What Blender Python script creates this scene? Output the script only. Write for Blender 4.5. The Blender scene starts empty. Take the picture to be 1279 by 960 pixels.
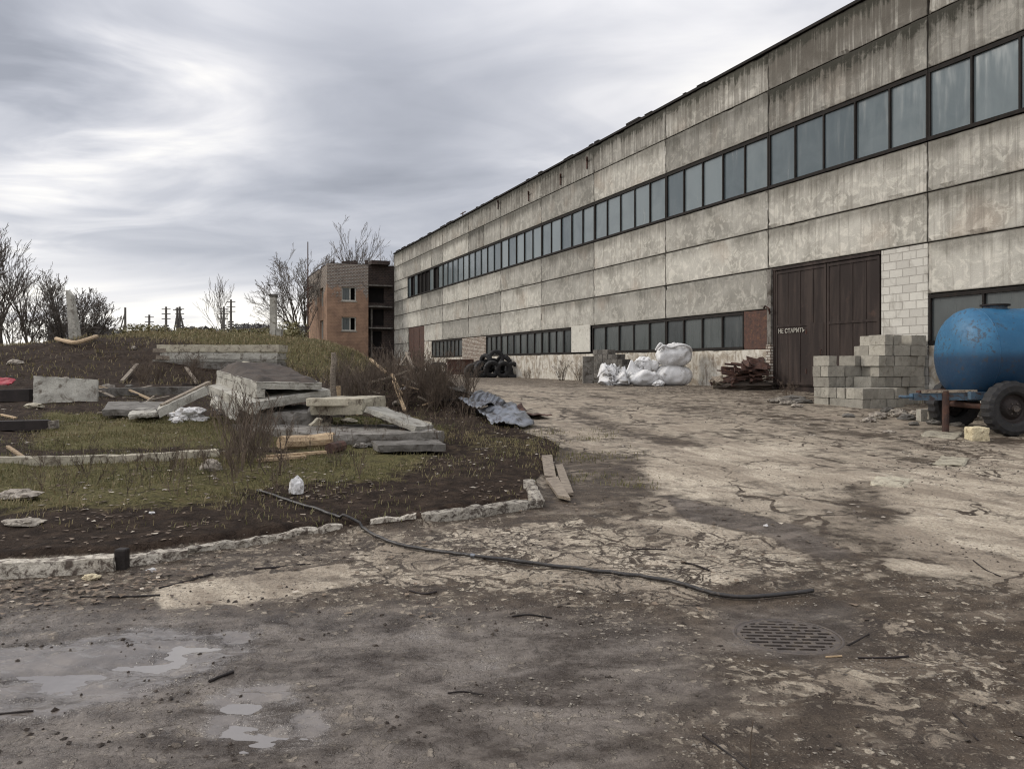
import bpy, bmesh, math, random
import numpy as np
from mathutils import Vector, Matrix, noise as mn
R = math.radians
random.seed(7); rng = np.random.default_rng(7)
scn = bpy.context.scene
col = scn.collection

# ------------------------------------------------------------------ camera
EYE = 1.6; F = 995.0; CX = 640.0; HY = 454.0
cam = bpy.data.cameras.new('camera'); camo = bpy.data.objects.new('camera', cam); col.objects.link(camo)
camo.location = (0, 0, EYE); camo.rotation_euler = (R(90), 0, 0)
cam.sensor_width = 36; cam.lens = 36 * F / 1279.0; cam.shift_y = -26 / 1279.0
cam.clip_start = 0.05; cam.clip_end = 5000
scn.camera = camo

# ------------------------------------------------------------------ sky, sun, exposure
SUN_AZ = R(-72); SUN_EL = R(30)
w = bpy.data.worlds.new('World'); scn.world = w; w.use_nodes = True
N = w.node_tree; N.nodes.clear()
def wn(t, **k):
    n = N.nodes.new(t)
    for a, b in k.items(): setattr(n, a, b)
    return n
def wl(a, b): N.links.new(a, b)
def wmath(op, a, b=None, c=None, clamp=False):
    n = wn('ShaderNodeMath', operation=op, use_clamp=clamp)
    for i, v in enumerate((a, b, c)):
        if v is None: continue
        if isinstance(v, (int, float)): n.inputs[i].default_value = v
        else: wl(v, n.inputs[i])
    return n.outputs[0]
sky = wn('ShaderNodeTexSky', sky_type='NISHITA', sun_disc=False, sun_elevation=SUN_EL, sun_rotation=SUN_AZ)
bg1 = wn('ShaderNodeBackground'); bg1.inputs['Strength'].default_value = 0.1; wl(sky.outputs[0], bg1.inputs[0])
tc = wn('ShaderNodeTexCoord'); sep = wn('ShaderNodeSeparateXYZ'); wl(tc.outputs['Generated'], sep.inputs[0])
den = wmath('ADD', wmath('MAXIMUM', sep.outputs[2], 0.0), 0.13)
cmb = wn('ShaderNodeCombineXYZ')
wl(wmath('DIVIDE', sep.outputs[0], den), cmb.inputs[0]); wl(wmath('DIVIDE', sep.outputs[1], den), cmb.inputs[1])
mp = wn('ShaderNodeMapping'); wl(cmb.outputs[0], mp.inputs[0]); mp.inputs['Rotation'].default_value = (0, 0, R(24)); mp.inputs['Scale'].default_value = (0.7, 1.0, 1)
mp.inputs['Location'].default_value = (3.1, 0.4, 0)
nz = wn('ShaderNodeTexNoise'); wl(mp.outputs[0], nz.inputs[0]); nz.inputs['Scale'].default_value = 0.62; nz.inputs['Detail'].default_value = 6; nz.inputs['Roughness'].default_value = 0.5; nz.inputs['Distortion'].default_value = 0.5
nz2 = wn('ShaderNodeTexNoise'); wl(mp.outputs[0], nz2.inputs[0]); nz2.inputs['Scale'].default_value = 2.0; nz2.inputs['Detail'].default_value = 7; nz2.inputs['Roughness'].default_value = 0.5; nz2.inputs['Distortion'].default_value = 0.8
def lobe(px, py, sharp):
    v = Vector(((px-CX)/F, 1, (HY-py)/F)).normalized()
    d = wn('ShaderNodeVectorMath', operation='DOT_PRODUCT'); nv = wn('ShaderNodeVectorMath', operation='NORMALIZE'); wl(tc.outputs['Generated'], nv.inputs[0])
    wl(nv.outputs[0], d.inputs[0]); d.inputs[1].default_value = v
    return wmath('POWER', wmath('MAXIMUM', d.outputs['Value'], 0.0), sharp)
el = sep.outputs[2]
band = wn('ShaderNodeMapRange', interpolation_type='SMOOTHSTEP'); wl(wmath('ADD', el, wmath('MULTIPLY', wmath('SUBTRACT', nz2.outputs[0], 0.5), 0.10)), band.inputs[0])
for i, v in zip((1, 2, 3, 4), (0.055, 0.125, 1.0, 0.0)): band.inputs[i].default_value = v
zen = wn('ShaderNodeMapRange', interpolation_type='SMOOTHSTEP'); wl(el, zen.inputs[0])
for i, v in zip((1, 2, 3, 4), (0.30, 0.85, 0.0, 1.0)): zen.inputs[i].default_value = v
back = wn('ShaderNodeMapRange', interpolation_type='SMOOTHSTEP'); wl(sep.outputs[1], back.inputs[0])
for i, v in zip((1, 2, 3, 4), (0.35, -0.5, 0.0, 1.0)): back.inputs[i].default_value = v
# cloud brightness
t = wmath('MULTIPLY_ADD', wmath('SUBTRACT', nz.outputs[0], 0.5), 1.55, 0.60)
t = wmath('MULTIPLY_ADD', wmath('SUBTRACT', nz2.outputs[0], 0.5), 0.7, t)
t = wmath('ADD', t, wmath('MULTIPLY', wmath('MULTIPLY', wmath('ADD', lobe(40, 165, 240), wmath('MULTIPLY', lobe(190, 110, 200), .6)), wmath('MULTIPLY_ADD', nz2.outputs[0], 4.2, -1.45)), 0.42))
t = wmath('ADD', t, wmath('MULTIPLY', lobe(300, 130, 120), 0.22))
t = wmath('ADD', t, wmath('MULTIPLY', lobe(900, 20, 30), 0.26))
t = wmath('SUBTRACT', t, wmath('MULTIPLY', lobe(-20, 20, 220), 0.45))
t = wmath('SUBTRACT', t, wmath('MULTIPLY', lobe(520, 250, 60), 0.22))
t = wmath('ADD', t, wmath('MULTIPLY', band.outputs[0], 0.36))
cr = wn('ShaderNodeValToRGB'); wl(t, cr.inputs[0]); e = cr.color_ramp.elements
e[0].position = 0.12; e[0].color = (0.31, 0.325, 0.37, 1)
e[1].position = 1.0; e[1].color = (1.0, 0.97, 0.91, 1)
for p_, c_ in ((0.35, (0.41, 0.425, 0.475, 1)), (0.55, (0.53, 0.54, 0.585, 1)), (0.76, (0.73, 0.725, 0.745, 1))):
    q = e.new(p_); q.color = c_
st = wmath('ADD', wmath('ADD', 1.0, wmath('MULTIPLY', zen.outputs[0], .9)), wmath('MULTIPLY', back.outputs[0], 0.5))
bg2 = wn('ShaderNodeBackground'); wl(cr.outputs[0], bg2.inputs[0]); wl(st, bg2.inputs[1])
mx = wn('ShaderNodeMixShader'); mx.inputs[0].default_value = 0.95; wl(bg1.outputs[0], mx.inputs[1]); wl(bg2.outputs[0], mx.inputs[2])
wo = wn('ShaderNodeOutputWorld'); wl(mx.outputs[0], wo.inputs[0])
sd = bpy.data.lights.new('sun', 'SUN'); sd.energy = 1.5; sd.angle = R(14); sd.color = (1.0, 0.94, 0.85)
so = bpy.data.objects.new('sun', sd); col.objects.link(so)
sv = Vector((math.sin(SUN_AZ)*math.cos(SUN_EL), math.cos(SUN_AZ)*math.cos(SUN_EL), math.sin(SUN_EL)))
so.rotation_euler = sv.to_track_quat('Z', 'Y').to_euler(); so.location = (0, 0, 30)
vs = scn.view_settings; vs.view_transform = 'Standard'; vs.look = 'None'; vs.exposure = 0.27; vs.gamma = 1
scn.cycles.filter_width = 1.15; scn.cycles.max_bounces = 5; scn.cycles.diffuse_bounces = 3; scn.cycles.glossy_bounces = 2; scn.cycles.transparent_max_bounces = 4

# ------------------------------------------------------------------ numpy noise
def _h(ix, iy, s):
    n = (ix.astype(np.int64)*374761393 + iy.astype(np.int64)*668265263 + s*974634777) & 0x7fffffff
    n = ((n ^ (n >> 13)) * 1274126177) & 0x7fffffff
    return ((n ^ (n >> 16)) & 0xffff) / 65535.0
def vnoise(x, y, s=0):
    ix = np.floor(x); iy = np.floor(y); fx = x-ix; fy = y-iy
    fx = fx*fx*(3-2*fx); fy = fy*fy*(3-2*fy)
    a = _h(ix, iy, s); b = _h(ix+1, iy, s); c = _h(ix, iy+1, s); d = _h(ix+1, iy+1, s)
    return (a*(1-fx)+b*fx)*(1-fy) + (c*(1-fx)+d*fx)*fy
def fbm(x, y, o=4, s=0):
    v = 0; a = 0.5; t_ = 0
    for k in range(o):
        v = v + a*vnoise(x*2**k+17.3*k, y*2**k-9.1*k, s+k); t_ += a; a *= 0.5
    return v/t_
def sst(a, b, x):
    t_ = np.clip((x-a)/(b-a), 0, 1); return t_*t_*(3-2*t_)

# ------------------------------------------------------------------ terrain base
WP = Vector((8.26, 25.7, 0)); WD = Vector((-.373, .928, 0)).normalized(); WN = Vector((WD.y, -WD.x, 0))
def WW(u, out, z): return WP + WD*u - WN*out + Vector((0, 0, z))
def base_h(x, y):
    x = np.asarray(x, float); y = np.asarray(y, float)
    g = np.interp(y, [0, 7, 14, 19, 26, 40, 3000], [0, 0, .31, .56, .8, .8, .8])
    xs = x + 0.19*np.clip(y-40, 0, 60)
    crest = np.interp(xs, [-60, -34, -25.7, -22, -18.5, -13.7, -9.6, -8.0, -6.8, -5.4], [2.3, 2.5, 2.2, 2.55, 2.95, 3.0, 2.65, 2.15, 1.4, .8]) - .8
    y0 = np.interp(x, [-22, -15, -11], [21, 25, 28])
    m = crest*sst(0, 1, (y-y0)/(40-y0))*np.interp(y, [46, 70, 140, 400], [1, .92, .7, 0.0])
    m = m * (1 + .14*(fbm(x*.35, y*.35, 3, 5)-.5))
    g = g + m + .25*sst(.1, .9, m)*(fbm(x*.8, y*.8, 3, 9)-.5)
    # loose earth heap behind the slab pile
    g = g + .85*np.exp(-(((x+2.75)/1.15)**2 + ((y-20.3)/2.2)**2)) + .5*np.exp(-(((x+1.6)/.9)**2 + ((y-18.2)/1.2)**2))
    return g
def gh0(x, y): return float(base_h(np.array([x]), np.array([y]))[0])
def G(px, py, hf=None):
    """point of the ground seen in that direction"""
    hf = hf or gh0
    dx = (px-CX)/F; dz = -(py-HY)/F
    lo = .5; Y = .5
    while Y < 400:
        if EYE + dz*Y < hf(dx*Y, Y): break
        lo = Y; Y *= 1.03
    hi = Y
    for _ in range(24):
        m_ = (lo+hi)/2
        if EYE + dz*m_ < hf(dx*m_, m_): hi = m_
        else: lo = m_
    return Vector((dx*hi, hi, hf(dx*hi, hi)))
def P(px, py, Y): return Vector(((px-CX)/F*Y, Y, EYE-(py-HY)/F*Y))
def poly(pts): return np.array([tuple(G(a, b))[:2] for a, b in pts])
def sdf(x, y, pl):
    d = np.full(x.shape, 1e9); ins = np.zeros(x.shape, bool)
    n = len(pl)
    for i in range(n):
        ax, ay = pl[i]; bx, by = pl[(i+1) % n]
        ex, ey = bx-ax, by-ay; wx, wy = x-ax, y-ay
        t_ = np.clip((wx*ex+wy*ey)/(ex*ex+ey*ey+1e-9), 0, 1)
        d = np.minimum(d, (wx-ex*t_)**2 + (wy-ey*t_)**2)
        c = ((ay > y) != (by > y)) & (x < (bx-ax)*(y-ay)/((by-ay)+1e-12)+ax)
        ins ^= c
    return np.where(ins, 1, -1)*np.sqrt(d)
def soft(x, y, pl, s):
    out = np.zeros(x.shape)
    b = (x > pl[:, 0].min()-s) & (x < pl[:, 0].max()+s) & (y > pl[:, 1].min()-s) & (y < pl[:, 1].max()+s)
    if b.any(): out[b] = sst(-s, s, sdf(x[b], y[b], pl))
    return out

LAWN = np.vstack([poly([(-420, 752), (0, 704), (143, 700), (240, 686), (432, 662), (520, 655), (600, 640), (676, 628), (670, 604), (690, 582), (700, 562), (650, 540), (600, 520), (590, 500), (570, 486)]), np.array([[-3.2, 34], [-7, 44], [-10, 60], [-13, 72], [-20, 120], [-200, 300], [-200, 5]])])
PUD = [poly([(268, 905), (300, 862), (345, 868), (352, 905), (400, 910), (398, 918), (350, 925), (312, 932), (285, 926)]),
       poly([(205, 792), (300, 795), (298, 806), (262, 812), (225, 840), (170, 845), (180, 815)]),
       poly([(-120, 845), (20, 832), (160, 822), (165, 838), (80, 868), (-40, 885), (-160, 890)])]
GR = G(984, 786)
def detail_h(x, y):
    """base + lawn step + ruts, dips and mud relief"""
    h = base_h(x, y)
    lawn = soft(x, y, LAWN, .10)
    near = np.interp(y, [0, 9, 22, 60], [1, 1, .5, .15])
    road = (1-lawn)
    h = h + lawn*.085
    h = h + (fbm(x*.5, y*.9, 3, 21)-.5)*.07*near*road
    h = h + (fbm(x*2.2, y*5.0, 4, 31)-.5)*.04*near*road
    h = h + (fbm(x*9, y*16, 3, 41)-.5)*.020*near*road
    h = h + (fbm(x*1.6, y*1.6, 5, 51)-.5)*.16*lawn*np.interp(y, [0, 40, 60], [.55, 1.4, 1.6])
    for p in PUD:
        s = soft(x, y, p, .22); h = h*(1-s) + s*(-.026 + (fbm(x*4, y*8, 5, 61)-.5)*.075)
    r = np.hypot(x-GR.x, y-GR.y)
    h = np.where(r < 1.0, h*sst(.32, 1.0, r) + GR.z*(1-sst(.32, 1.0, r)) - .035*(1-sst(.25, 1.0, r)), h)
    h = h - .35*(1-sst(.275, .295, r))
    return h
def gh(x, y): return float(detail_h(np.array([x]), np.array([y]))[0])
def GG(px, py): return G(px, py, gh)

# ------------------------------------------------------------------ materials
def nodes(name):
    m = bpy.data.materials.new(name); m.use_nodes = True; m.node_tree.nodes.clear(); return m
class NT:
    def __init__(s, name):
        s.m = nodes(name); s.t = s.m.node_tree
        s.b = s.n('ShaderNodeBsdfPrincipled'); o = s.n('ShaderNodeOutputMaterial'); s.l(s.b.outputs[0], o.inputs[0])
    def n(s, t, **k):
        x = s.t.nodes.new(t)
        for a, b in k.items(): setattr(x, a, b)
        return x
    def l(s, a, b): s.t.links.new(a, b)
    def v(s, inp, v):
        if isinstance(v, (int, float)): inp.default_value = v
        elif isinstance(v, (tuple, list)): inp.default_value = tuple(v) if len(v) != 3 or inp.type == 'VECTOR' else (*v, 1)
        else: s.l(v, inp)
    def math(s, op, a, b=None, c=None, clamp=False):
        x = s.n('ShaderNodeMath', operation=op, use_clamp=clamp)
        for i, q in enumerate((a, b, c)):
            if q is not None: s.v(x.inputs[i], q)
        return x.outputs[0]
    def mix(s, f, a, b, bt='MIX'):
        x = s.n('ShaderNodeMix', data_type='RGBA', blend_type=bt); s.v(x.inputs[0], f); s.v(x.inputs[6], a); s.v(x.inputs[7], b); return x.outputs[2]
    def ramp(s, v, a, b, lo=0.0, hi=1.0):
        x = s.n('ShaderNodeMapRange', interpolation_type='SMOOTHSTEP'); s.v(x.inputs[0], v)
        for i, q in zip((1, 2, 3, 4), (a, b, lo, hi)): s.v(x.inputs[i], q)
        return x.outputs[0]
    def co(s, scale=(1, 1, 1), rnd=True, kind='Object', rot=(0, 0, 0)):
        t_ = s.n('ShaderNodeTexCoord').outputs[kind]
        if rnd:
            oi = s.n('ShaderNodeObjectInfo'); a = s.n('ShaderNodeVectorMath', operation='MULTIPLY_ADD')
            s.v(a.inputs[0], oi.outputs['Random']); a.inputs[1].default_value = (37, 61, 23); s.l(t_, a.inputs[2]); t_ = a.outputs[0]
        mp_ = s.n('ShaderNodeMapping'); s.l(t_, mp_.inputs[0]); mp_.inputs['Scale'].default_value = scale; mp_.inputs['Rotation'].default_value = rot
        return mp_.outputs[0]
    def noise(s, co, scale, det=4, rough=.55, dist=0):
        x = s.n('ShaderNodeTexNoise'); s.l(co, x.inputs[0]); x.inputs['Scale'].default_value = scale; x.inputs['Detail'].default_value = det
        x.inputs['Roughness'].default_value = rough; x.inputs['Distortion'].default_value = dist; return x.outputs[0]
    def vor(s, co, scale, feature='DISTANCE_TO_EDGE', out=0):
        x = s.n('ShaderNodeTexVoronoi', feature=feature); s.l(co, x.inputs[0]); x.inputs['Scale'].default_value = scale; return x.outputs[out]
    def attr(s, name): return s.n('ShaderNodeAttribute', attribute_name=name).outputs['Fac']
    def bump(s, h, dist=.02, strength=1.0):
        x = s.n('ShaderNodeBump'); x.inputs['Distance'].default_value = dist; x.inputs['Strength'].default_value = strength; s.l(h, x.inputs['Height']); s.l(x.outputs[0], s.b.inputs['Normal'])
    def end(s, colr, rough=.8, metal=0, spec=.4):
        s.v(s.b.inputs['Base Color'], colr); s.v(s.b.inputs['Roughness'], rough); s.v(s.b.inputs['Metallic'], metal); s.v(s.b.inputs['Specular IOR Level'], spec); return s.m
def rough_mat(name, c1, c2, scale=3, dirt=None, dirt_amt=.5, rough=.85, bump=.01, fine=40, metal=0, spec=.35, stretch=(1, 1, 1), tone=.25):
    s = NT(name); c = s.co(stretch)
    a = s.noise(c, scale, 6, .6, .4); b = s.noise(c, fine, 4, .6)
    k = s.mix(s.ramp(a, .3, .7), c1, c2)
    if dirt:
        d = s.noise(c, scale*1.9, 7, .7, .6)
        k = s.mix(s.ramp(d, .62-.25*dirt_amt, .75-.2*dirt_amt), k, dirt)
    k = s.mix(s.ramp(b, .25, .8, .35, 0), k, (0.02, 0.018, 0.015))
    oi = s.n('ShaderNodeObjectInfo').outputs['Random']
    hs = s.n('ShaderNodeHueSaturation'); s.l(k, hs.inputs['Color']); s.v(hs.inputs['Value'], s.math('MULTIPLY_ADD', oi, tone*2, 1-tone))
    s.bump(s.math('ADD', s.math('MULTIPLY', a, 1.0), s.math('MULTIPLY', b, .35)), bump)
    return s.end(hs.outputs[0], rough, metal, spec)

M = {}
M['conc'] = rough_mat('old_concrete', (.42, .40, .345), (.27, .255, .22), 2.2, (.12, .10, .078), .45, bump=.02)
M['conc_pale'] = rough_mat('pale_concrete', (.46, .42, .32), (.33, .29, .22), 3, (.11, .085, .06), .45, bump=.01)
M['conc_dark'] = rough_mat('dark_concrete', (.19, .175, .155), (.095, .086, .074), 3, (.05, .04, .03), .5, bump=.015)  # dark tone also carries the shade in the slab heap's gaps
M['kerb'] = rough_mat('limewashed_kerb', (.52, .475, .40), (.34, .305, .25), 7, (.075, .057, .044), .72, bump=.03, fine=60)
M['block'] = rough_mat('cinder_block', (.37, .345, .29), (.27, .25, .21), 5, (.17, .15, .12), .3, bump=.008, fine=90, tone=.22)
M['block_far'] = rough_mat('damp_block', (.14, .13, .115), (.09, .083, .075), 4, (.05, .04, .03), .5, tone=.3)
M['wood'] = rough_mat('weathered_board', (.30, .25, .19), (.19, .155, .12), 4, (.06, .045, .035), .6, stretch=(1, 8, 8), tone=.3)
M['wood_pale'] = rough_mat('broken_timber', (.50, .38, .24), (.34, .24, .14), 4, (.12, .06, .035), .5, stretch=(1, 6, 6))
M['wood_dark'] = rough_mat('wet_timber', (.028, .021, .020), (.014, .011, .010), 4, rough=.65, spec=.2)
M['bark'] = rough_mat('grey_bark', (.10, .085, .07), (.055, .045, .038), 6, bump=.02)
M['bark_pale'] = rough_mat('birch_bark', (.22, .20, .18), (.10, .09, .08), 5, (.04, .035, .03), .5)
M['far_wood'] = rough_mat('far_woodland', (.13, .125, .12), (.09, .088, .085), 1, spec=0, tone=0)  # grey-brown with the distance haze mixed into the colour
M['twig'] = rough_mat('bare_twigs', (.12, .098, .082), (.07, .057, .048), 6, tone=.1)
M['twig_pale'] = rough_mat('pale_bare_twigs', (.17, .145, .125), (.11, .095, .08), 6, tone=.1)
M['weed'] = rough_mat('dry_stems', (.13, .095, .065), (.07, .05, .038), 6, tone=.3)
M['rubber'] = rough_mat('old_rubber', (.012, .012, .014), (.022, .021, .021), 8, (.045, .036, .03), .3, rough=.75, tone=.15)
M['hose'] = rough_mat('black_hose', (.018, .016, .016), (.03, .026, .024), 12, (.09, .07, .055), .3, rough=.45, tone=0)
M['rust'] = rough_mat('rusty_iron', (.085, .038, .026), (.04, .022, .018), 6, (.13, .06, .03), .4, rough=.8, tone=.2)
M['iron'] = rough_mat('cast_iron', (.058, .047, .041), (.092, .074, .063), 10, (.12, .095, .07), .5, rough=.55, tone=0)
M['bag'] = rough_mat('white_woven_plastic', (.76, .75, .74), (.63, .62, .61), 2.5, (.30, .27, .23), .25, rough=.55, fine=70, bump=.004, tone=.06)
M['rag'] = rough_mat('dirty_white_cloth', (.70, .69, .68), (.45, .43, .41), 8, (.2, .17, .14), .4, tone=.1)
M['galv'] = rough_mat('galvanised_sheet', (.16, .17, .19), (.24, .25, .27), 3, (.06, .05, .045), .55, rough=.38, metal=.75, spec=.5)
M['red'] = rough_mat('red_plastic', (.45, .03, .05), (.25, .015, .03), 6, rough=.5)
M['yellow'] = rough_mat('yellowed_foam', (.62, .54, .36), (.50, .42, .27), 6, (.2, .15, .09), .4)
M['rubble'] = rough_mat('rubble', (.38, .34, .28), (.20, .17, .14), 8, (.06, .045, .035), .6, tone=.35)
M['earth'] = rough_mat('loose_earth', (.060, .043, .032), (.026, .019, .014), 3, bump=.05, fine=25)
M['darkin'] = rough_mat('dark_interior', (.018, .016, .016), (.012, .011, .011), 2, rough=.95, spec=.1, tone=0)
M['pole'] = rough_mat('utility_pole', (.13, .12, .11), (.09, .08, .07), 4)
M['frame'] = rough_mat('dark_steel_frame', (.012, .011, .010), (.022, .018, .016), 8, (.04, .024, .018), .3, rough=.8, tone=.1, spec=.15)
M['white_board'] = rough_mat('whitewashed_board', (.62, .60, .53), (.52, .50, .44), 3, (.3, .27, .22), .3, tone=.05)

def panel_mat():
    s = NT('wall_panel_concrete'); c = s.co(rnd=False)
    tone = s.attr('tone'); vt = s.attr('vt'); dirty = s.attr('dirty')
    off = s.n('ShaderNodeCombineXYZ'); s.v(off.inputs[0], s.math('MULTIPLY', tone, 53.0)); s.v(off.inputs[2], s.math('MULTIPLY', tone, 31.0))
    va = s.n('ShaderNodeVectorMath', operation='ADD'); s.l(c, va.inputs[0]); s.l(off.outputs[0], va.inputs[1]); c2 = va.outputs[0]
    def mp_(sc):
        m_ = s.n('ShaderNodeMapping'); s.l(c2, m_.inputs[0]); m_.inputs['Scale'].default_value = sc; return m_.outputs[0]
    big = s.noise(c2, .7, 5, .6, .5); mid = s.noise(c2, 3.2, 7, .7, .8); fine = s.noise(c2, 28, 4, .65)
    st1 = s.noise(mp_((2.6, 1, .16)), 1.0, 5, .62, .35); st2 = s.noise(mp_((7.5, 1, .30)), 1.0, 5, .65, .2)
    k = s.mix(s.ramp(big, .35, .68), (.365, .348, .308), (.242, .230, .200))
    k = s.mix(s.math('MULTIPLY', s.ramp(mid, .47, .60), .6), k, (.50, .475, .415))
    k = s.mix(s.math('MULTIPLY', s.ramp(s.noise(c2, .45, 3, .5), .55, .7), .35), k, (.30, .235, .18))
    # pale lime runs
    k = s.mix(s.math('MULTIPLY', s.ramp(st2, .60, .74), .35), k, (.50, .475, .42))
    # dark drips from the top edge of each panel and soot below the coping
    reach = s.math('ADD', s.math('MULTIPLY', s.math('ADD', s.math('MULTIPLY', st1, .8), s.math('MULTIPLY', big, .75)), 1.15), s.math('MULTIPLY_ADD', dirty, .75, -.82))
    drip = s.ramp(s.math('SUBTRACT', reach, vt), .0, .55)
    k = s.mix(s.math('MULTIPLY', drip, .62), k, (.105, .096, .078))
    drip2 = s.math('MULTIPLY', s.ramp(s.math('ADD', st2, s.math('MULTIPLY', dirty, .16)), .58, .72), s.math('MULTIPLY_ADD', dirty, .55, -.05))
    k = s.mix(drip2, k, (.085, .072, .058))
    spots = s.ramp(s.noise(c2, 9, 5, .75), .64, .74)
    k = s.mix(s.math('MULTIPLY', spots, .45), k, (.07, .06, .05))
    moss = s.ramp(s.math('SUBTRACT', s.math('ADD', s.math('MULTIPLY', mid, .55), s.math('MULTIPLY', st2, .45)), s.math('MULTIPLY', vt, .60)), .28, .42)
    k = s.mix(s.math('MULTIPLY', moss, s.ramp(dirty, .55, .9, .25, .95)), k, (.040, .038, .028))
    ed = s.attr('edge')
    k = s.mix(s.math('MULTIPLY', s.ramp(s.math('ADD', ed, s.math('MULTIPLY', mid, .5)), .95, 1.25), .75), k, (.06, .052, .042))
    hs = s.n('ShaderNodeHueSaturation'); s.l(k, hs.inputs['Color']); s.v(hs.inputs['Value'], s.math('MULTIPLY_ADD', s.math('FRACT', s.math('MULTIPLY', tone, 7.31)), .50, .72))
    s.bump(s.math('ADD', mid, s.math('MULTIPLY', fine, .5)), .015)
    return s.end(hs.outputs[0], .9, 0, .25)
M['panel'] = panel_mat()
def plinth_mat():
    s = NT('whitewashed_plinth'); c = s.co(rnd=False)
    mp_ = s.n('ShaderNodeMapping'); s.l(c, mp_.inputs[0]); mp_.inputs['Scale'].default_value = (4, 1, .5)
    st = s.noise(mp_.outputs[0], 1, 6, .7, .4); mid = s.noise(c, 2.0, 6, .7, .8)
    k = s.mix(s.ramp(mid, .42, .62), (.50, .47, .41), (.27, .23, .18))
    k = s.mix(s.math('MULTIPLY', s.ramp(st, .52, .68), .75), k, (.10, .07, .055))
    z = s.n('ShaderNodeSeparateXYZ'); s.l(c, z.inputs[0])
    k = s.mix(s.ramp(s.math('ADD', z.outputs[2], s.math('MULTIPLY', mid, .8)), .55, 1.1, .8, 0), k, (.09, .072, .055))
    s.bump(mid, .03); return s.end(k, .9, 0, .2)
M['plinth'] = plinth_mat()
def glass_mat(name, c1, c2, r=.16):
    s = NT(name); c = s.co(rnd=False)
    cell = s.n('ShaderNodeTexWhiteNoise', noise_dimensions='1D'); z = s.n('ShaderNodeSeparateXYZ'); s.l(c, z.inputs[0])
    s.v(cell.inputs['W'], s.math('FLOOR', s.math('MULTIPLY', z.outputs[0], 1/1.2)))
    n_ = s.noise(c, .8, 5, .6, .5)
    k = s.mix(s.ramp(s.math('ADD', s.math('MULTIPLY', cell.outputs[0], .6), s.math('MULTIPLY', n_, .6)), .25, .85), c1, c2)
    mp_ = s.n('ShaderNodeMapping'); s.l(c, mp_.inputs[0]); mp_.inputs['Scale'].default_value = (5, 1, .6)
    d = s.noise(mp_.outputs[0], 1, 5, .6)
    k = s.mix(s.ramp(d, .55, .8, 0, .22), k, (.16, .155, .14))
    s.bump(s.noise(c, .9, 2), .01); return s.end(k, s.ramp(d, .3, .8, r, r+.25), 0, .6)
M['glass'] = glass_mat('dusty_sky_tinted_glass', (.070, .090, .098), (.155, .182, .188), .06)  # blue-grey base puts reflected sky into the pane colour, besides dust
M['glass_low'] = glass_mat('grimy_window_glass', (.028, .033, .034), (.062, .070, .068), .22)
def gate_mat():
    s = NT('rusty_gate_steel'); c = s.co(rnd=False)
    mp_ = s.n('ShaderNodeMapping'); s.l(c, mp_.inputs[0]); mp_.inputs['Scale'].default_value = (3, 1, .35)
    st = s.noise(mp_.outputs[0], 1, 6, .65, .3); mid = s.noise(c, 2.5, 6, .7)
    k = s.mix(s.ramp(st, .4, .65), (.022, .0155, .0135), (.044, .032, .027))
    k = s.mix(s.math('MULTIPLY', s.ramp(mid, .6, .72), .5), k, (.075, .045, .034))
    s.bump(mid, .01); return s.end(k, .75, 0, .2)
M['gate'] = gate_mat()
def brick_mat(name, c1, c2, mortar, bw, bh, ms=.02, plaster=None, zlo=0, zhi=1, amt=.5, rot=(R(90), 0, 0), dark=(.06, .045, .035)):
    s = NT(name); c = s.co(rnd=False)
    z = s.n('ShaderNodeSeparateXYZ'); s.l(c, z.inputs[0]); cb = s.n('ShaderNodeCombineXYZ')
    s.v(cb.inputs[0], s.math('ADD', z.outputs[0], z.outputs[1])); s.l(z.outputs[2], cb.inputs[1])
    b = s.n('ShaderNodeTexBrick'); s.l(cb.outputs[0], b.inputs['Vector']); b.inputs['Scale'].default_value = 1
    b.inputs['Brick Width'].default_value = bw; b.inputs['Row Height'].default_value = bh; b.inputs['Mortar Size'].default_value = ms; b.inputs['Mortar Smooth'].default_value = .3
    b.inputs['Color1'].default_value = (*c1, 1); b.inputs['Color2'].default_value = (*c2, 1); b.inputs['Mortar'].default_value = (*mortar, 1)
    mid = s.noise(c, 1.6, 7, .7, .7); k = b.outputs[0]
    k = s.mix(s.ramp(mid, .5, .7, 0, .7), k, dark)
    h = s.math('ADD', s.math('MULTIPLY', b.outputs['Fac'], -.4), mid)
    if plaster:
        n2 = s.noise(c, .55, 6, .65, .6)
        e_ = s.math('ADD', s.math('MULTIPLY', s.math('SUBTRACT', n2, .5), 2.4), s.ramp(z.outputs[2], zlo, zhi))
        f_ = s.ramp(e_, amt-.03, amt+.05)
        pl = s.mix(s.ramp(s.noise(c, 1.1, 6, .6, .4), .35, .7), plaster[0], plaster[1])
        pl = s.mix(s.ramp(s.noise(c, 4, 6, .7), .58, .75, 0, .6), pl, (.14, .085, .055))
        k = s.mix(f_, pl, k)
    s.bump(h, .03); return s.end(k, .92, 0, .2)
M['infill'] = brick_mat('white_block_infill', (.52, .50, .45), (.42, .40, .36), (.33, .31, .275), .42, .215, .012, dark=(.24, .22, .19))
M['infill_old'] = brick_mat('broken_white_brick', (.42, .39, .34), (.26, .21, .17), (.1, .07, .05), .26, .09, .015, dark=(.09, .05, .035))
M['plaster'] = brick_mat('peeling_orange_plaster', (.17, .12, .09), (.08, .055, .045), (.26, .24, .21), .27, .13, .03, plaster=((.29, .185, .125), (.19, .122, .086)), zlo=5.6, zhi=9.8, amt=.55)
M['dark_brick'] = brick_mat('dark_brickwork', (.060, .042, .036), (.035, .027, .025), (.075, .062, .052), .27, .16, .02, dark=(.022, .018, .018))  # very dark brick tones with darker noise patches
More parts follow.
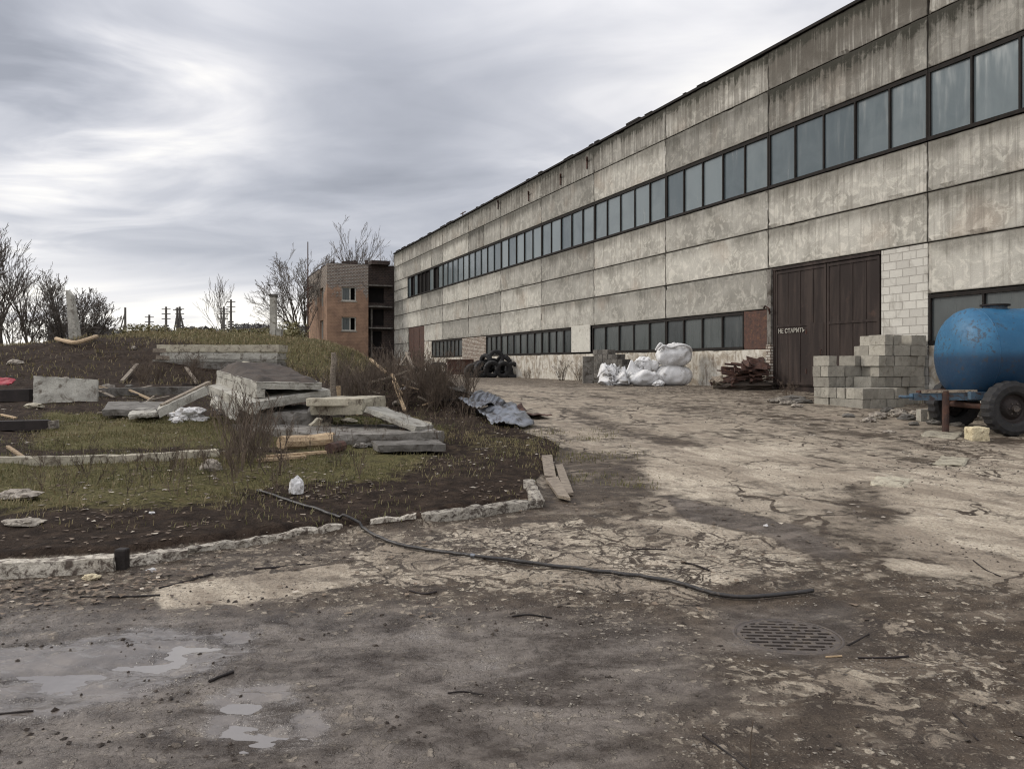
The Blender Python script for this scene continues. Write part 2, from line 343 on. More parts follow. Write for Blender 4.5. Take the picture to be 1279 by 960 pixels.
def tank_mat():
    s = NT('blue_tank_paint'); c = s.co(rnd=False)
    mid = s.noise(c, 2.0, 6, .65, .5); fine = s.noise(c, 14, 5, .7)
    z = s.n('ShaderNodeSeparateXYZ'); s.l(c, z.inputs[0])
    k = s.mix(s.ramp(mid, .35, .7), (.010, .080, .165), (.022, .115, .215))
    mp_ = s.n('ShaderNodeMapping'); s.l(c, mp_.inputs[0]); mp_.inputs['Scale'].default_value = (5, 1, .8)
    st = s.noise(mp_.outputs[0], 1, 5, .7, .4)
    k = s.mix(s.ramp(st, .55, .75, 0, .6), k, (.02, .055, .11))
    zz = s.math('ADD', z.outputs[2], s.math('MULTIPLY', s.math('SUBTRACT', fine, .5), .05))
    k = s.mix(s.ramp(zz, -.10, .12, .80, 0), k, (.006, .020, .048))        # darker blue round the lower half, uneven edge
    k = s.mix(s.ramp(s.math('ADD', fine, s.math('MULTIPLY', mid, .55)), .84, .89, 0, .7), k, (.03, .03, .035))
    k = s.mix(s.ramp(s.noise(c, 3.2, 7, .75), .64, .72, 0, .45), k, (.09, .18, .25))
    s.bump(s.math('ADD', mid, s.math('MULTIPLY', fine, .3)), .006); return s.end(k, s.ramp(fine, .3, .7, .42, .62), 0, .4)
M['tank'] = tank_mat()
M['blue'] = rough_mat('blue_frame_paint', (.07, .13, .19), (.05, .08, .11), 6, (.05, .03, .025), .6, rough=.6)

def ground_mat():
    s = NT('yard_ground'); geo = s.n('ShaderNodeNewGeometry').outputs['Position']
    def mp_(sc, rot=0):
        m_ = s.n('ShaderNodeMapping'); s.l(geo, m_.inputs[0]); m_.inputs['Scale'].default_value = sc; m_.inputs['Rotation'].default_value = (0, 0, rot); return m_.outputs[0]
    conc = s.attr('conc'); wet = s.attr('wet'); grass = s.attr('grass'); lawn = s.attr('lawn'); slab = s.attr('slab')
    p1 = mp_((1, 1, 0)); 
    def ms_(rot, sc):
        a_ = s.n('ShaderNodeMapping'); s.l(geo, a_.inputs[0]); a_.inputs['Rotation'].default_value = (0, 0, rot)
        b_ = s.n('ShaderNodeMapping'); s.l(a_.outputs[0], b_.inputs[0]); b_.inputs['Scale'].default_value = sc; return b_.outputs[0]
    ptr = ms_(R(-108), (.22, 2.1, 0)); ptr2 = ms_(R(-140), (.30, 2.6, 0)); pnr = ms_(R(-10), (.8, 2.2, 0))
    n_big = s.noise(p1, .8, 5, .6, .5); n_mid = s.noise(p1, 5, 6, .68); n_fine = s.noise(p1, 32, 5, .7); n_grit = s.noise(p1, 95, 4, .75); n_g2 = s.noise(p1, 60, 4, .75)
    tr = s.noise(ptr, 1.0, 6, .65, .3); tn = s.noise(pnr, 1.5, 6, .65, .5)
    tr = s.math('ADD', s.math('MULTIPLY', tr, .6), s.math('MULTIPLY', s.noise(ptr2, 1.0, 5, .6, .3), .4))
    # broken slab edges
    wv = s.n('ShaderNodeVectorMath', operation='MULTIPLY_ADD'); nn = s.n('ShaderNodeTexNoise'); s.l(p1, nn.inputs[0]); nn.inputs['Scale'].default_value = 2.2; nn.inputs['Detail'].default_value = 5
    s.l(nn.outputs['Color'], wv.inputs[0]); wv.inputs[1].default_value = (.8, .8, 0); s.l(p1, wv.inputs[2])
    cr1 = s.vor(wv.outputs[0], .62); cr2 = s.vor(wv.outputs[0], 2.6); cr3 = s.vor(wv.outputs[0], 9)
    crack1 = s.math('MULTIPLY', s.ramp(cr1, .002, .022, 1, 0), s.ramp(n_big, .40, .56))
    crack2 = s.math('MULTIPLY', s.ramp(cr2, .01, .07, 1, 0), s.ramp(slab, .25, .75, 1, 0))
    crack3 = s.math('MULTIPLY', s.ramp(cr3, .02, .16, 1, 0), s.ramp(slab, .05, .40, 1, 0))
    crack = s.math('MAXIMUM', s.math('MAXIMUM', crack1, crack2), crack3)
    w2 = s.n('ShaderNodeVectorMath', operation='MULTIPLY_ADD'); nn2 = s.n('ShaderNodeTexNoise'); s.l(p1, nn2.inputs[0]); nn2.inputs['Scale'].default_value = 26; nn2.inputs['Detail'].default_value = 4
    s.l(nn2.outputs['Color'], w2.inputs[0]); w2.inputs[1].default_value = (.09, .09, 0); s.l(p1, w2.inputs[2])
    st_c = s.n('ShaderNodeTexVoronoi', feature='F1'); s.l(w2.outputs[0], st_c.inputs[0]); st_c.inputs['Scale'].default_value = 17; st_c.inputs['Randomness'].default_value = 1
    st_f = s.n('ShaderNodeTexVoronoi', feature='F1'); s.l(w2.outputs[0], st_f.inputs[0]); st_f.inputs['Scale'].default_value = 46
    sep_c = s.n('ShaderNodeSeparateXYZ'); s.l(st_c.outputs['Color'], sep_c.inputs[0]); sep_f = s.n('ShaderNodeSeparateXYZ'); s.l(st_f.outputs['Color'], sep_f.inputs[0])
    stone1 = s.math('MULTIPLY', s.ramp(sep_c.outputs[0], .62, .66), s.ramp(st_c.outputs[0], .30, .52, 1, 0))
    stone2 = s.math('MULTIPLY', s.ramp(sep_f.outputs[0], .66, .70), s.ramp(st_f.outputs[0], .30, .55, 1, 0))
    stones = s.math('MAXIMUM', stone1, s.math('MULTIPLY', stone2, .8))
    f_ = s.math('ADD', conc, s.math('MULTIPLY', s.math('SUBTRACT', n_big, .5), .9))
    f_ = s.math('ADD', f_, s.math('MULTIPLY', s.math('SUBTRACT', n_mid, .5), .9))
    f_ = s.math('ADD', f_, s.math('MULTIPLY', s.math('SUBTRACT', n_fine, .5), .55))
    f_ = s.math('ADD', f_, s.math('MULTIPLY', s.math('SUBTRACT', tr, .5), 1.9))
    f_ = s.math('ADD', f_, s.math('MULTIPLY', s.math('SUBTRACT', tn, .5), .55))
    f_ = s.math('SUBTRACT', f_, s.math('MULTIPLY', crack, .55))
    f_ = s.math('ADD', f_, s.math('MULTIPLY', s.math('MULTIPLY', stones, s.ramp(slab, .2, .8, 1, .1)), s.ramp(conc, .1, .5, 0, .34)))
    fac = s.ramp(f_, .33, .70)
    # colours
    mud = s.mix(s.ramp(n_mid, .35, .7), (.034, .023, .015), (.084, .061, .041))
    mud = s.mix(s.math('MULTIPLY', s.ramp(tn, .50, .64), .55), mud, (.165, .130, .098))
    mud = s.mix(s.ramp(tr, .50, .62, 0, .6), mud, (.026, .019, .015))
    mud = s.mix(s.ramp(n_grit, .55, .68, 0, .75), mud, (.27, .225, .17))
    mud = s.mix(s.ramp(n_g2, .40, .30, 0, .7), mud, (.018, .013, .010))
    cc = s.mix(s.ramp(n_big, .35, .68), (.53, .462, .365), (.36, .308, .238))
    cc = s.mix(s.ramp(n_fine, .44, .62, 0, .65), cc, (.20, .158, .115))
    cc = s.mix(s.math('MULTIPLY', s.ramp(tr, .44, .58), .75), cc, (.185, .148, .112))
    cc = s.mix(s.ramp(n_g2, .42, .30, 0, .75), cc, (.09, .068, .05))
    cc = s.mix(s.ramp(n_grit, .58, .75, 0, .5), cc, (.52, .47, .39))
    k = s.mix(fac, mud, cc)
    wetm = s.math('MULTIPLY', wet, s.ramp(f_, .30, .95, 1, .35))
    k = s.mix(s.math('MULTIPLY', wetm, .75), k, s.mix(s.ramp(s.math('ADD', s.math('MULTIPLY', tn, .7), s.math('MULTIPLY', n_mid, .4)), .42, .66), s.mix(n_fine, (.020, .015, .012), (.066, .051, .042)), s.mix(n_fine, (.13, .111, .096), (.28, .246, .218))))  # pale tones put the wet mud's silver sheen into the colour
    k = s.mix(s.ramp(s.noise(p1, 1.9, 6, .7), .52, .66, 0, .55), k, (.040, .029, .022))
    # unpaved side
    soil = s.mix(s.ramp(n_mid, .35, .7), (.017, .0115, .0085), (.050, .035, .025))
    soil = s.mix(s.ramp(n_grit, .62, .74, 0, .5), soil, (.17, .14, .10))
    gr = s.mix(s.ramp(n_fine, .35, .65), (.048, .046, .018), (.125, .108, .048))
    gr = s.mix(s.ramp(n_mid, .5, .7, 0, .6), gr, (.115, .085, .045))
    gf = s.ramp(s.math('ADD', grass, s.math('MULTIPLY', s.math('SUBTRACT', n_mid, .5), 1.0)), .38, .62)
    soil = s.mix(gf, soil, gr)
    lf = s.ramp(s.math('ADD', lawn, s.math('MULTIPLY', s.math('SUBTRACT', n_fine, .5), .4)), .4, .6)
    k = s.mix(lf, k, soil)
    h = s.math('ADD', s.math('MULTIPLY', fac, .35), s.math('ADD', s.math('MULTIPLY', n_mid, .5), s.math('ADD', s.math('MULTIPLY', n_fine, .6), s.math('MULTIPLY', n_grit, .22))))
    h = s.math('SUBTRACT', h, s.math('MULTIPLY', s.math('MULTIPLY', crack, s.ramp(conc, .45, .8)), .4))
    h = s.math('ADD', h, s.math('MULTIPLY', stones, .3))
    film = s.math('MULTIPLY', s.attr('film'), s.math('SUBTRACT', 1.0, lf))
    film = s.ramp(s.math('ADD', film, s.math('ADD', s.math('MULTIPLY', s.math('SUBTRACT', n_mid, .5), .9), s.math('MULTIPLY', s.math('SUBTRACT', tn, .5), 1.2))), .42, .70)
    k = s.mix(s.math('MULTIPLY', film, .5), k, (.10, .088, .08))
    h = s.math('MULTIPLY', h, s.math('MULTIPLY_ADD', film, -.93, 1))
    s.bump(h, .03, 1.0)
    dry = s.math('MAXIMUM', fac, s.math('MULTIPLY', lf, 1.0))
    rg = s.mix(s.math('MULTIPLY', wetm, s.math('SUBTRACT', 1.0, lf), clamp=True), s.mix(dry, (.62, .62, .62), (.88, .88, .88)), s.mix(s.ramp(n_mid, .35, .6), (.14, .14, .14), (.40, .40, .40)))
    rg = s.mix(film, rg, (.09, .09, .09))
    return s.end(k, rg, 0, s.math('ADD', s.math('MULTIPLY_ADD', lf, -.15, .22), s.math('MULTIPLY', film, .25)))
M['ground'] = ground_mat()
def water_mat():
    s = NT('muddy_water'); c = s.co(rnd=False)
    s.bump(s.noise(c, 9, 2), .0015); return s.end((.17, .155, .145), .05, 0, .6)
M['water'] = water_mat()
def blade_mat():
    s = NT('grass_blades'); v = s.attr('tone')
    k = s.mix(s.ramp(v, 0, .5), (.060, .068, .024), (.13, .115, .05)); k = s.mix(s.ramp(v, .5, 1), k, (.20, .155, .085))
    return s.end(k, .7, 0, .3)
M['blade'] = blade_mat()
def leaf_mat():
    s = NT('dead_leaves'); v = s.attr('tone')
    k = s.mix(s.ramp(v, 0, .6), (.06, .042, .03), (.16, .12, .085)); k = s.mix(s.ramp(v, .8, 1), k, (.42, .37, .30))
    return s.end(k, .8, 0, .3)
M['leaf'] = leaf_mat()

# ------------------------------------------------------------------ object helpers
def tag(o, label=None, cat=None, group=None, kind=None):
    if label: o['label'] = label
    if cat: o['category'] = cat
    if group: o['group'] = group
    if kind: o['kind'] = kind
    return o
def empty(name, loc, rz=0, label=None, cat=None, group=None):
    o = bpy.data.objects.new(name, None); col.objects.link(o); o.location = loc; o.rotation_euler = (0, 0, rz); o.empty_display_size = .2
    return tag(o, label, cat, group)
class MB:
    def __init__(s): s.v = []; s.f = []
    def add(s, vs, fs):
        n = len(s.v); s.v += [tuple(q) for q in vs]; s.f += [tuple(i+n for i in f) for f in fs]; return s
    def box(s, a, b, c=None):
        (x0, y0, z0), (x1, y1, z1) = a, b
        return s.add([(x0, y0, z0), (x1, y0, z0), (x1, y1, z0), (x0, y1, z0), (x0, y0, z1), (x1, y0, z1), (x1, y1, z1), (x0, y1, z1)],
                     [(3, 2, 1, 0), (4, 5, 6, 7), (0, 1, 5, 4), (1, 2, 6, 5), (2, 3, 7, 6), (3, 0, 4, 7)])
    def bar(s, p, q, wd, ht, up=(0, 0, 1)):
        p = Vector(p); q = Vector(q); d = (q-p).normalized(); up = Vector(up)
        sd_ = d.cross(up)
        if sd_.length < 1e-4: sd_ = d.cross(Vector((1, 0, 0)))
        sd_.normalize(); u_ = sd_.cross(d)
        o = [sd_*(a*wd/2)+u_*(b*ht/2) for a, b in ((-1, -1), (1, -1), (1, 1), (-1, 1))]
        return s.add([p+k for k in o]+[q+k for k in o], [(3, 2, 1, 0), (4, 5, 6, 7), (0, 1, 5, 4), (1, 2, 6, 5), (2, 3, 7, 6), (3, 0, 4, 7)])
    def tube(s, pts, rad, n=8, cap=True):
        pts = [Vector(q) for q in pts]
        if not hasattr(rad, '__len__'): rad = [rad]*len(pts)
        rings = []; prev = None
        for i, p in enumerate(pts):
            d = (pts[min(i+1, len(pts)-1)]-pts[max(i-1, 0)])
            d = d.normalized() if d.length > 1e-9 else Vector((0, 0, 1))
            a = prev if prev is not None else (Vector((0, 0, 1)) if abs(d.z) < .9 else Vector((1, 0, 0)))
            a = a - d*a.dot(d)
            if a.length < 1e-6: a = d.orthogonal()
            a.normalize(); prev = a; b = d.cross(a)
            rings.append([p+(a*math.cos(2*math.pi*k/n)+b*math.sin(2*math.pi*k/n))*rad[i] for k in range(n)])
        vs = [q for r_ in rings for q in r_]; fs = []
        for i in range(len(pts)-1):
            for k in range(n):
                fs.append((i*n+k, i*n+(k+1) % n, (i+1)*n+(k+1) % n, (i+1)*n+k))
        if cap: fs += [tuple(range(n-1, -1, -1)), tuple((len(pts)-1)*n+k for k in range(n))]
        return s.add(vs, fs)
    def quadbox(s, top, th, nx=8, ny=8, dn=(0, 0, -1), rough=.012, seed=0):
        """slab from four top corners (bilinear), with chipped irregular faces"""
        a, b, c, d = [Vector(q) for q in top]; dn = Vector(dn)
        nrm = (b-a).cross(d-a).normalized()
        if nrm.z < 0: nrm = -nrm
        dn = -nrm
        vs = {}; V_ = []; F_ = []; nz_ = max(2, int(th/.06))
        def vid(i, j, k):
            key = (i, j, k)
            if key not in vs:
                u_, v_ = i/nx, j/ny
                p = (a*(1-u_)+b*u_)*(1-v_)+(d*(1-u_)+c*u_)*v_ + dn*(th*k/nz_)
                e_ = (i in (0, nx))+(j in (0, ny))+(k in (0, nz_))
                q = mn.noise_vector(p*5+Vector((seed*7.3, 0, 0)))*rough + mn.noise_vector(p*14+Vector((0, seed*3.3, 0)))*rough*.5
                if e_ >= 2: q -= (Vector((0, 0, 0)))+((a+b+c+d)/4+dn*th/2-p).normalized()*(-abs(mn.noise(p*8+Vector((seed, 0, 0))))*rough*2.6)*-1 if False else ((p-((a+b+c+d)/4+dn*th/2)).normalized()*abs(mn.noise(p*7+Vector((seed, 0, 0))))*rough*2.6)
                vs[key] = len(V_); V_.append(p+q)
            return vs[key]
        for i in range(nx):
            for j in range(ny):
                F_.append((vid(i, j, 0), vid(i+1, j, 0), vid(i+1, j+1, 0), vid(i, j+1, 0)))
                F_.append((vid(i, j+1, nz_), vid(i+1, j+1, nz_), vid(i+1, j, nz_), vid(i, j, nz_)))
        for k in range(nz_):
            for i in range(nx):
                F_.append((vid(i, 0, k+1), vid(i+1, 0, k+1), vid(i+1, 0, k), vid(i, 0, k)))
                F_.append((vid(i, ny, k), vid(i+1, ny, k), vid(i+1, ny, k+1), vid(i, ny, k+1)))
            for j in range(ny):
                F_.append((vid(0, j, k), vid(0, j+1, k), vid(0, j+1, k+1), vid(0, j, k+1)))
                F_.append((vid(nx, j, k+1), vid(nx, j+1, k+1), vid(nx, j+1, k), vid(nx, j, k)))
        return s.add(V_, F_)
    def build(s, name, mat, parent=None, origin=(0, 0, 0), smooth=False, local=False, recalc=True, **t_):
        me = bpy.data.meshes.new(name)
        o_ = Vector(origin)
        if parent is not None and not local: o_ = Vector(parent.location)
        me.from_pydata([tuple(Vector(q)-o_) for q in s.v] if o_.length > 0 else s.v, [], s.f); me.materials.append(mat)
        if recalc: bm_ = bmesh.new(); bm_.from_mesh(me); bmesh.ops.recalc_face_normals(bm_, faces=bm_.faces); bm_.to_mesh(me); bm_.free()
        if smooth: me.polygons.foreach_set('use_smooth', [True]*len(me.polygons))
        o = bpy.data.objects.new(name, me); col.objects.link(o)
        if parent is not None: o.parent = parent
        else: o.location = o_
        return tag(o, **t_)
def bevel(o, wd=.01, seg=2):
    b = o.modifiers.new('bevel', 'BEVEL'); b.width = wd; b.segments = seg; b.limit_method = 'ANGLE'; return o
def copy_thing(o, loc, rz=None, parent=None):
    c = o.copy(); col.objects.link(c)
    if parent is not None: c.parent = parent
    else:
        c.location = loc
        if rz is not None: c.rotation_euler = rz
    for ch in [q for q in bpy.data.objects if q.parent == o]: copy_thing(ch, None, parent=c)
    return c
def np_mesh(name, V_, F_, mat, attrs=None, smooth=True, **t_):
    """V_ (n,3), F_ (m,k) arrays"""
    me = bpy.data.meshes.new(name); k = F_.shape[1]
    me.vertices.add(len(V_)); me.vertices.foreach_set('co', V_.astype(np.float32).ravel())
    me.loops.add(F_.size); me.loops.foreach_set('vertex_index', F_.astype(np.int32).ravel())
    me.polygons.add(len(F_)); me.polygons.foreach_set('loop_start', np.arange(0, F_.size, k, dtype=np.int32))
    me.update(calc_edges=True)
    me.polygons.foreach_set('use_smooth', np.full(len(F_), smooth))
    for a, v_ in (attrs or {}).items():
        at = me.attributes.new(a, 'FLOAT', 'POINT'); at.data.foreach_set('value', v_.astype(np.float32))
    me.materials.append(mat); o = bpy.data.objects.new(name, me); col.objects.link(o); return tag(o, **t_)
ORD = ['first', 'second', 'third', 'fourth', 'fifth', 'sixth', 'seventh', 'eighth', 'ninth', 'tenth', 'eleventh', 'twelfth', 'thirteenth', 'fourteenth', 'fifteenth', 'sixteenth', 'seventeenth', 'eighteenth', 'nineteenth', 'twentieth']

# ------------------------------------------------------------------ ground sheet
rows = [.4, .7, 1.0, 1.3, 1.6, 1.85, 2.05]
r_ = 2.2
while r_ < 48: rows.append(r_); r_ += min(max(r_*r_/1592.0*1.05, .0045), .16)
rows += list(np.geomspace(48.3, 3000, 90)); rows = np.array(rows)
ang = np.concatenate([np.linspace(-180, -40, 60)[:-1], np.linspace(-40, 40, 1020), np.linspace(40, 180, 60)[1:-1]])*math.pi/180
A_, R_ = np.meshgrid(ang, rows); GX = (R_*np.sin(A_)); GY = (R_*np.cos(A_))
gx = GX.ravel(); gy = GY.ravel(); gz = detail_h(gx, gy)
nr, na = GX.shape
ii = np.arange(nr*na).reshape(nr, na); nx_ = np.roll(ii, -1, axis=1)
FF = np.stack([ii[:-1], nx_[:-1], nx_[1:], ii[1:]], -1).reshape(-1, 4)[:, ::-1]
cen = np.array([[0, 0, float(gz[:na].mean())]])
lawn_a = soft(gx, gy, LAWN, .12)
def region(x, y, items, base=0.0):
    v = np.full(x.shape, base)
    for pts, val, s in items:
        m_ = soft(x, y, pts, s); v = v*(1-m_) + val*m_
    return v
def pp(*p): return poly(p)
CONC = [
 (np.array([[-3, 12], [12, 12], [10, 60], [-10, 60]]), .56, 1.5),
 (pp((600, 480), (700, 488), (850, 520), (1010, 530), (1279, 560), (1279, 640), (1000, 660), (780, 640), (700, 590), (740, 550), (640, 520)), .64, .8),
 (pp((960, 488), (1279, 540), (1279, 575), (1120, 560), (1010, 540), (900, 512)), .55, .4),
 (pp((690, 505), (900, 560), (1020, 600), (930, 580), (750, 535)), .42, .35),
 (pp((690, 560), (830, 575), (800, 640), (720, 650), (650, 640), (690, 600)), .30, .3),
 (pp((830, 560), (1000, 552), (1020, 600), (860, 628), (800, 590)), .88, .3),
 (pp((200, 736), (430, 702), (445, 728), (330, 750), (200, 762)), 1.25, .06),
 (pp((440, 690), (560, 664), (720, 648), (880, 650), (1010, 690), (990, 716), (860, 742), (640, 735), (450, 730)), .82, .12),
 (pp((1040, 600), (1279, 560), (1320, 700), (1279, 730), (1140, 722), (1070, 690)), .90, .25),
 (pp((830, 620), (900, 632), (1000, 660), (1062, 690), (1040, 700), (960, 672), (860, 650)), .12, .08),
 (pp((1050, 600), (1115, 600), (1140, 700), (1060, 700), (1030, 650)), .42, .25),
 (pp((1090, 720), (1400, 730), (1400, 960), (1100, 800)), .46, .3),
 (pp((400, 770), (900, 800), (1400, 860), (1400, 1200), (200, 1200)), .42, .3),
 (pp((880, 800), (1279, 812), (1279, 890), (880, 860)), .55, .12),
 (pp((900, 735), (1060, 745), (1095, 800), (1000, 835), (880, 810)), .20, .15),
 (pp((-300, 760), (200, 762), (420, 780), (820, 810), (640, 1200), (-600, 1200)), .36, .25),
]
WETR = [
 (pp((-500, 745), (200, 765), (560, 760), (840, 780), (900, 860), (860, 1200), (-900, 1200)), .95, .35),
 (pp((840, 880), (1400, 900), (1500, 1200), (800, 1200)), .15, .3),
 (pp((830, 620), (900, 632), (1000, 660), (1062, 690), (1040, 700), (960, 672), (860, 650)), .55, .1),
 (pp((900, 755), (1060, 755), (1090, 800), (1000, 825), (890, 805)), .55, .12),
]
SLAB = [
 (pp((600, 480), (1279, 520), (1400, 730), (1000, 690), (700, 640)), .85, 1.0),
 (pp((200, 736), (430, 702), (445, 728), (330, 750), (200, 762)), 1.0, .1),
 (pp((440, 690), (720, 648), (1010, 680), (990, 716), (860, 742), (450, 745)), .22, .15),
 (pp((1040, 600), (1279, 560), (1320, 700), (1279, 730), (1140, 722), (1070, 690)), .9, .2),
 (pp((1150, 540), (1279, 560), (1279, 610), (1150, 590)), .35, .3),
]
GRASS = [
 (pp((60, 520), (520, 528), (560, 545), (480, 572), (300, 565), (40, 568)), .95, .5),
 (pp((-600, 575), (0, 580), (300, 572), (560, 572), (500, 610), (330, 618), (260, 645), (60, 650), (-500, 680)), .62, .5),
 (pp((560, 545), (620, 545), (690, 556), (690, 575), (640, 580), (560, 570)), .42, .35),
 (np.array([[-60, 36], [-19, 37], [-11, 33], [-7, 30], [-5.5, 40], [-12, 70], [-80, 200]]), .58, 2.0),
]
def grass_f(x, y): return region(x, y, GRASS, .12)
FILM = [(pp((-300, 815), (60, 800), (200, 780), (330, 785), (330, 815), (260, 850), (170, 870), (60, 905), (-300, 920)), .75, .15),
 (pp((250, 870), (300, 845), (370, 850), (430, 905), (420, 935), (330, 950), (240, 935)), .60, .1),
 (pp((430, 770), (700, 780), (760, 850), (600, 900), (420, 850)), .38, .3),
 (pp((920, 755), (1050, 750), (1080, 790), (1040, 820), (900, 800)), .42, .1)]
film_a = region(gx, gy, FILM, .0)
conc_a = region(gx, gy, CONC, .45); wet_a = region(gx, gy, WETR, .0); slab_a = region(gx, gy, SLAB, .25); grass_a = grass_f(gx, gy)
V_ = np.vstack([np.stack([gx, gy, gz], 1), cen])
np_mesh('ground', V_, FF, M['ground'], dict(film=np.append(film_a, 0), conc=np.append(conc_a, .4), wet=np.append(wet_a, 1), slab=np.append(slab_a, .3), grass=np.append(grass_a, 0), lawn=np.append(lawn_a, 0)), kind='structure', label='muddy yard of cracked pale concrete with soil bank on the left')

HGT = gz.reshape(nr, na); _lr = rows
def gh(x, y):
    a = math.atan2(x, y); r = math.hypot(x, y)
    i = min(max(int(np.searchsorted(_lr, r))-1, 0), nr-2); j = min(max(int(np.searchsorted(ang, a))-1, 0), na-2)
    fi = min(max((r-_lr[i])/(_lr[i+1]-_lr[i]), 0), 1); fj = min(max((a-ang[j])/(ang[j+1]-ang[j]), 0), 1)
    return float((HGT[i, j]*(1-fi)+HGT[i+1, j]*fi)*(1-fj)+(HGT[i, j+1]*(1-fi)+HGT[i+1, j+1]*fi)*fj)
for i, p in enumerate(PUD):
    c_ = p.mean(0); q = c_ + (p-c_)*1.5
    n = 64; mb = MB()
    d = np.vstack([q, q[:1]]); dens = []
    for k in range(len(q)):
        for t_ in np.linspace(0, 1, 6)[:-1]: dens.append(d[k]*(1-t_)+d[k+1]*t_)
    z = -.019-.003*i
    mb.v = [(x, y, z) for x, y in dens]+[(c_[0], c_[1], z)]; mb.f = [(k, (k+1) % len(dens), len(dens)) for k in range(len(dens))]
    ar = sum(q[k][0]*q[(k+1)%len(q)][1]-q[(k+1)%len(q)][0]*q[k][1] for k in range(len(q)))
    if ar < 0: mb.f = [f[::-1] for f in mb.f]
    o = mb.build('puddle', M['water'], origin=(c_[0], c_[1], z), recalc=False, kind='structure')

# ------------------------------------------------------------------ warehouse
wh = empty('warehouse', WP, math.atan2(WD.y, WD.x), 'long two-storey concrete panel warehouse with ribbon windows and rusty gates', 'warehouse')
ZR = [11.64, 10.40, 9.05, 7.21, 5.93, 4.66, 3.36, 2.065, .6]
def panel(u0, u1, z0, z1, dirty=.3, name='wall_panel', g=.016, mat='panel', th=.22):
    nu = max(2, int((u1-u0)/.11)); nz_ = max(2, int((z1-z0)/.11))
    U = np.linspace(u0+g, u1-g, nu+1); Z = np.linspace(z0+g, z1-g, nz_+1)
    UU, ZZ = np.meshgrid(U, Z); u = UU.ravel(); z = ZZ.ravel()
    de = np.minimum(np.minimum(u-u0-g, u1-g-u), np.minimum(z-z0-g, z1-g-z))
    tone = random.random()
    n_ = fbm(u*6+tone*50, z*6, 3, 3); n2 = fbm(u*1.5+tone*90, z*1.5, 3, 4)
    out = .0 - .022*sst(.12, 0, de)*sst(.35, .75, n_) - .05*sst(.1, 0, de)*sst(.66, .78, n2) + (n2-.5)*.012
    V1 = np.stack([u, out, z], 1); k = nu+1
    idx = np.arange(len(u)).reshape(nz_+1, k)
    F1 = np.stack([idx[:-1, :-1], idx[:-1, 1:], idx[1:, 1:], idx[1:, :-1]], -1).reshape(-1, 4)
    ring = np.concatenate([idx[0, :], idx[1:, -1], idx[-1, -2::-1], idx[-2:0:-1, 0]])
    Vb = V1[ring].copy(); Vb[:, 1] = -th; n0 = len(V1); m_ = len(ring); jj = np.arange(m_)
    F2 = np.stack([ring, ring[(jj+1) % m_], n0+(jj+1) % m_, n0+jj], -1)[:, ::-1]
    Vt = np.vstack([V1, Vb]); vt = np.clip((z1-np.concatenate([z, z[ring]]))/(z1-z0), 0, 1)
    edge = np.concatenate([sst(.09, 0, de), np.ones(m_)])
    o = np_mesh(name, Vt, np.vstack([F1, F2]), M[mat], dict(tone=np.full(len(Vt), tone), vt=vt, dirty=np.full(len(Vt), dirty), edge=edge), smooth=False)
    o.parent = wh; return o
UJ = [-18, -12, -6, 0, 6, 12, 18, 24, 30, 36, 42, 48, 51.2]
for i in range(len(UJ)-1):
    u0, u1 = UJ[i], UJ[i+1]
    for j, (zt, zb) in enumerate(((11.64, 10.40), (10.40, 9.05), (7.21, 5.93), (5.93, 4.66), (4.66, 3.36))):
        dd = (.95, .62, .48, .35, .25)[j] + (.25 if u1 <= 0 else 0) + random.uniform(-.15, .15) + (.2 if i == 5 and j in (0, 4) else 0)
        if j == 4 and u0 == -6: continue
        if j == 4 and u0 == 42: panel(46.0, 48, zb, zt, dd); continue
        if j == 4 and u0 == 36: panel(36, 41, zb, zt, dd); continue
        if u0 == 36 and j < 2 or (u0 == 18 and j == 0) or (u0 == 24 and j == 1): panel(u0, u0+3, zb, zt, dd); panel(u0+3, u1, zb, zt, dd+.1); continue
        panel(u0, u1, zb, zt, dd)
panel(-6, 0, 4.66-.0, 4.67+.0, .3) if False else None
# end strip next to the far windows and wall below
for z0, z1 in ((7.21, 8.2), (8.2, 9.05)): panel(46.3, 51.2, z0, z1, .1)
panel(46, 51.2, 2.065, 3.36, .1); 
b = MB(); b.box((46.3, -.2, .5), (51.2, -.004, 2.06)); b.build('plinth', M['plinth'], wh, local=True)
# core, roof, coping
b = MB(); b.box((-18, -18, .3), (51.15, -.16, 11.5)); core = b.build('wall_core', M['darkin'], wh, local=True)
b = MB(); b.box((-18.1, -18.2, 11.652), (51.35, .06, 11.74)); b.build('roof_coping', M['frame'], wh, local=True)
b = MB(); 
for k in range(26):
    uu = random.uniform(2, 50); b.box((uu, -.12, 11.745), (uu+random.uniform(.2, 1.2), .075, 11.76+random.random()*.06))
b.build('roof_felt', M['frame'], wh, local=True)
b = MB(); b.box((51.21, -18, .3), (51.35, -.01, 11.6)); b.build('end_wall', M['dark_brick'], wh, local=True)
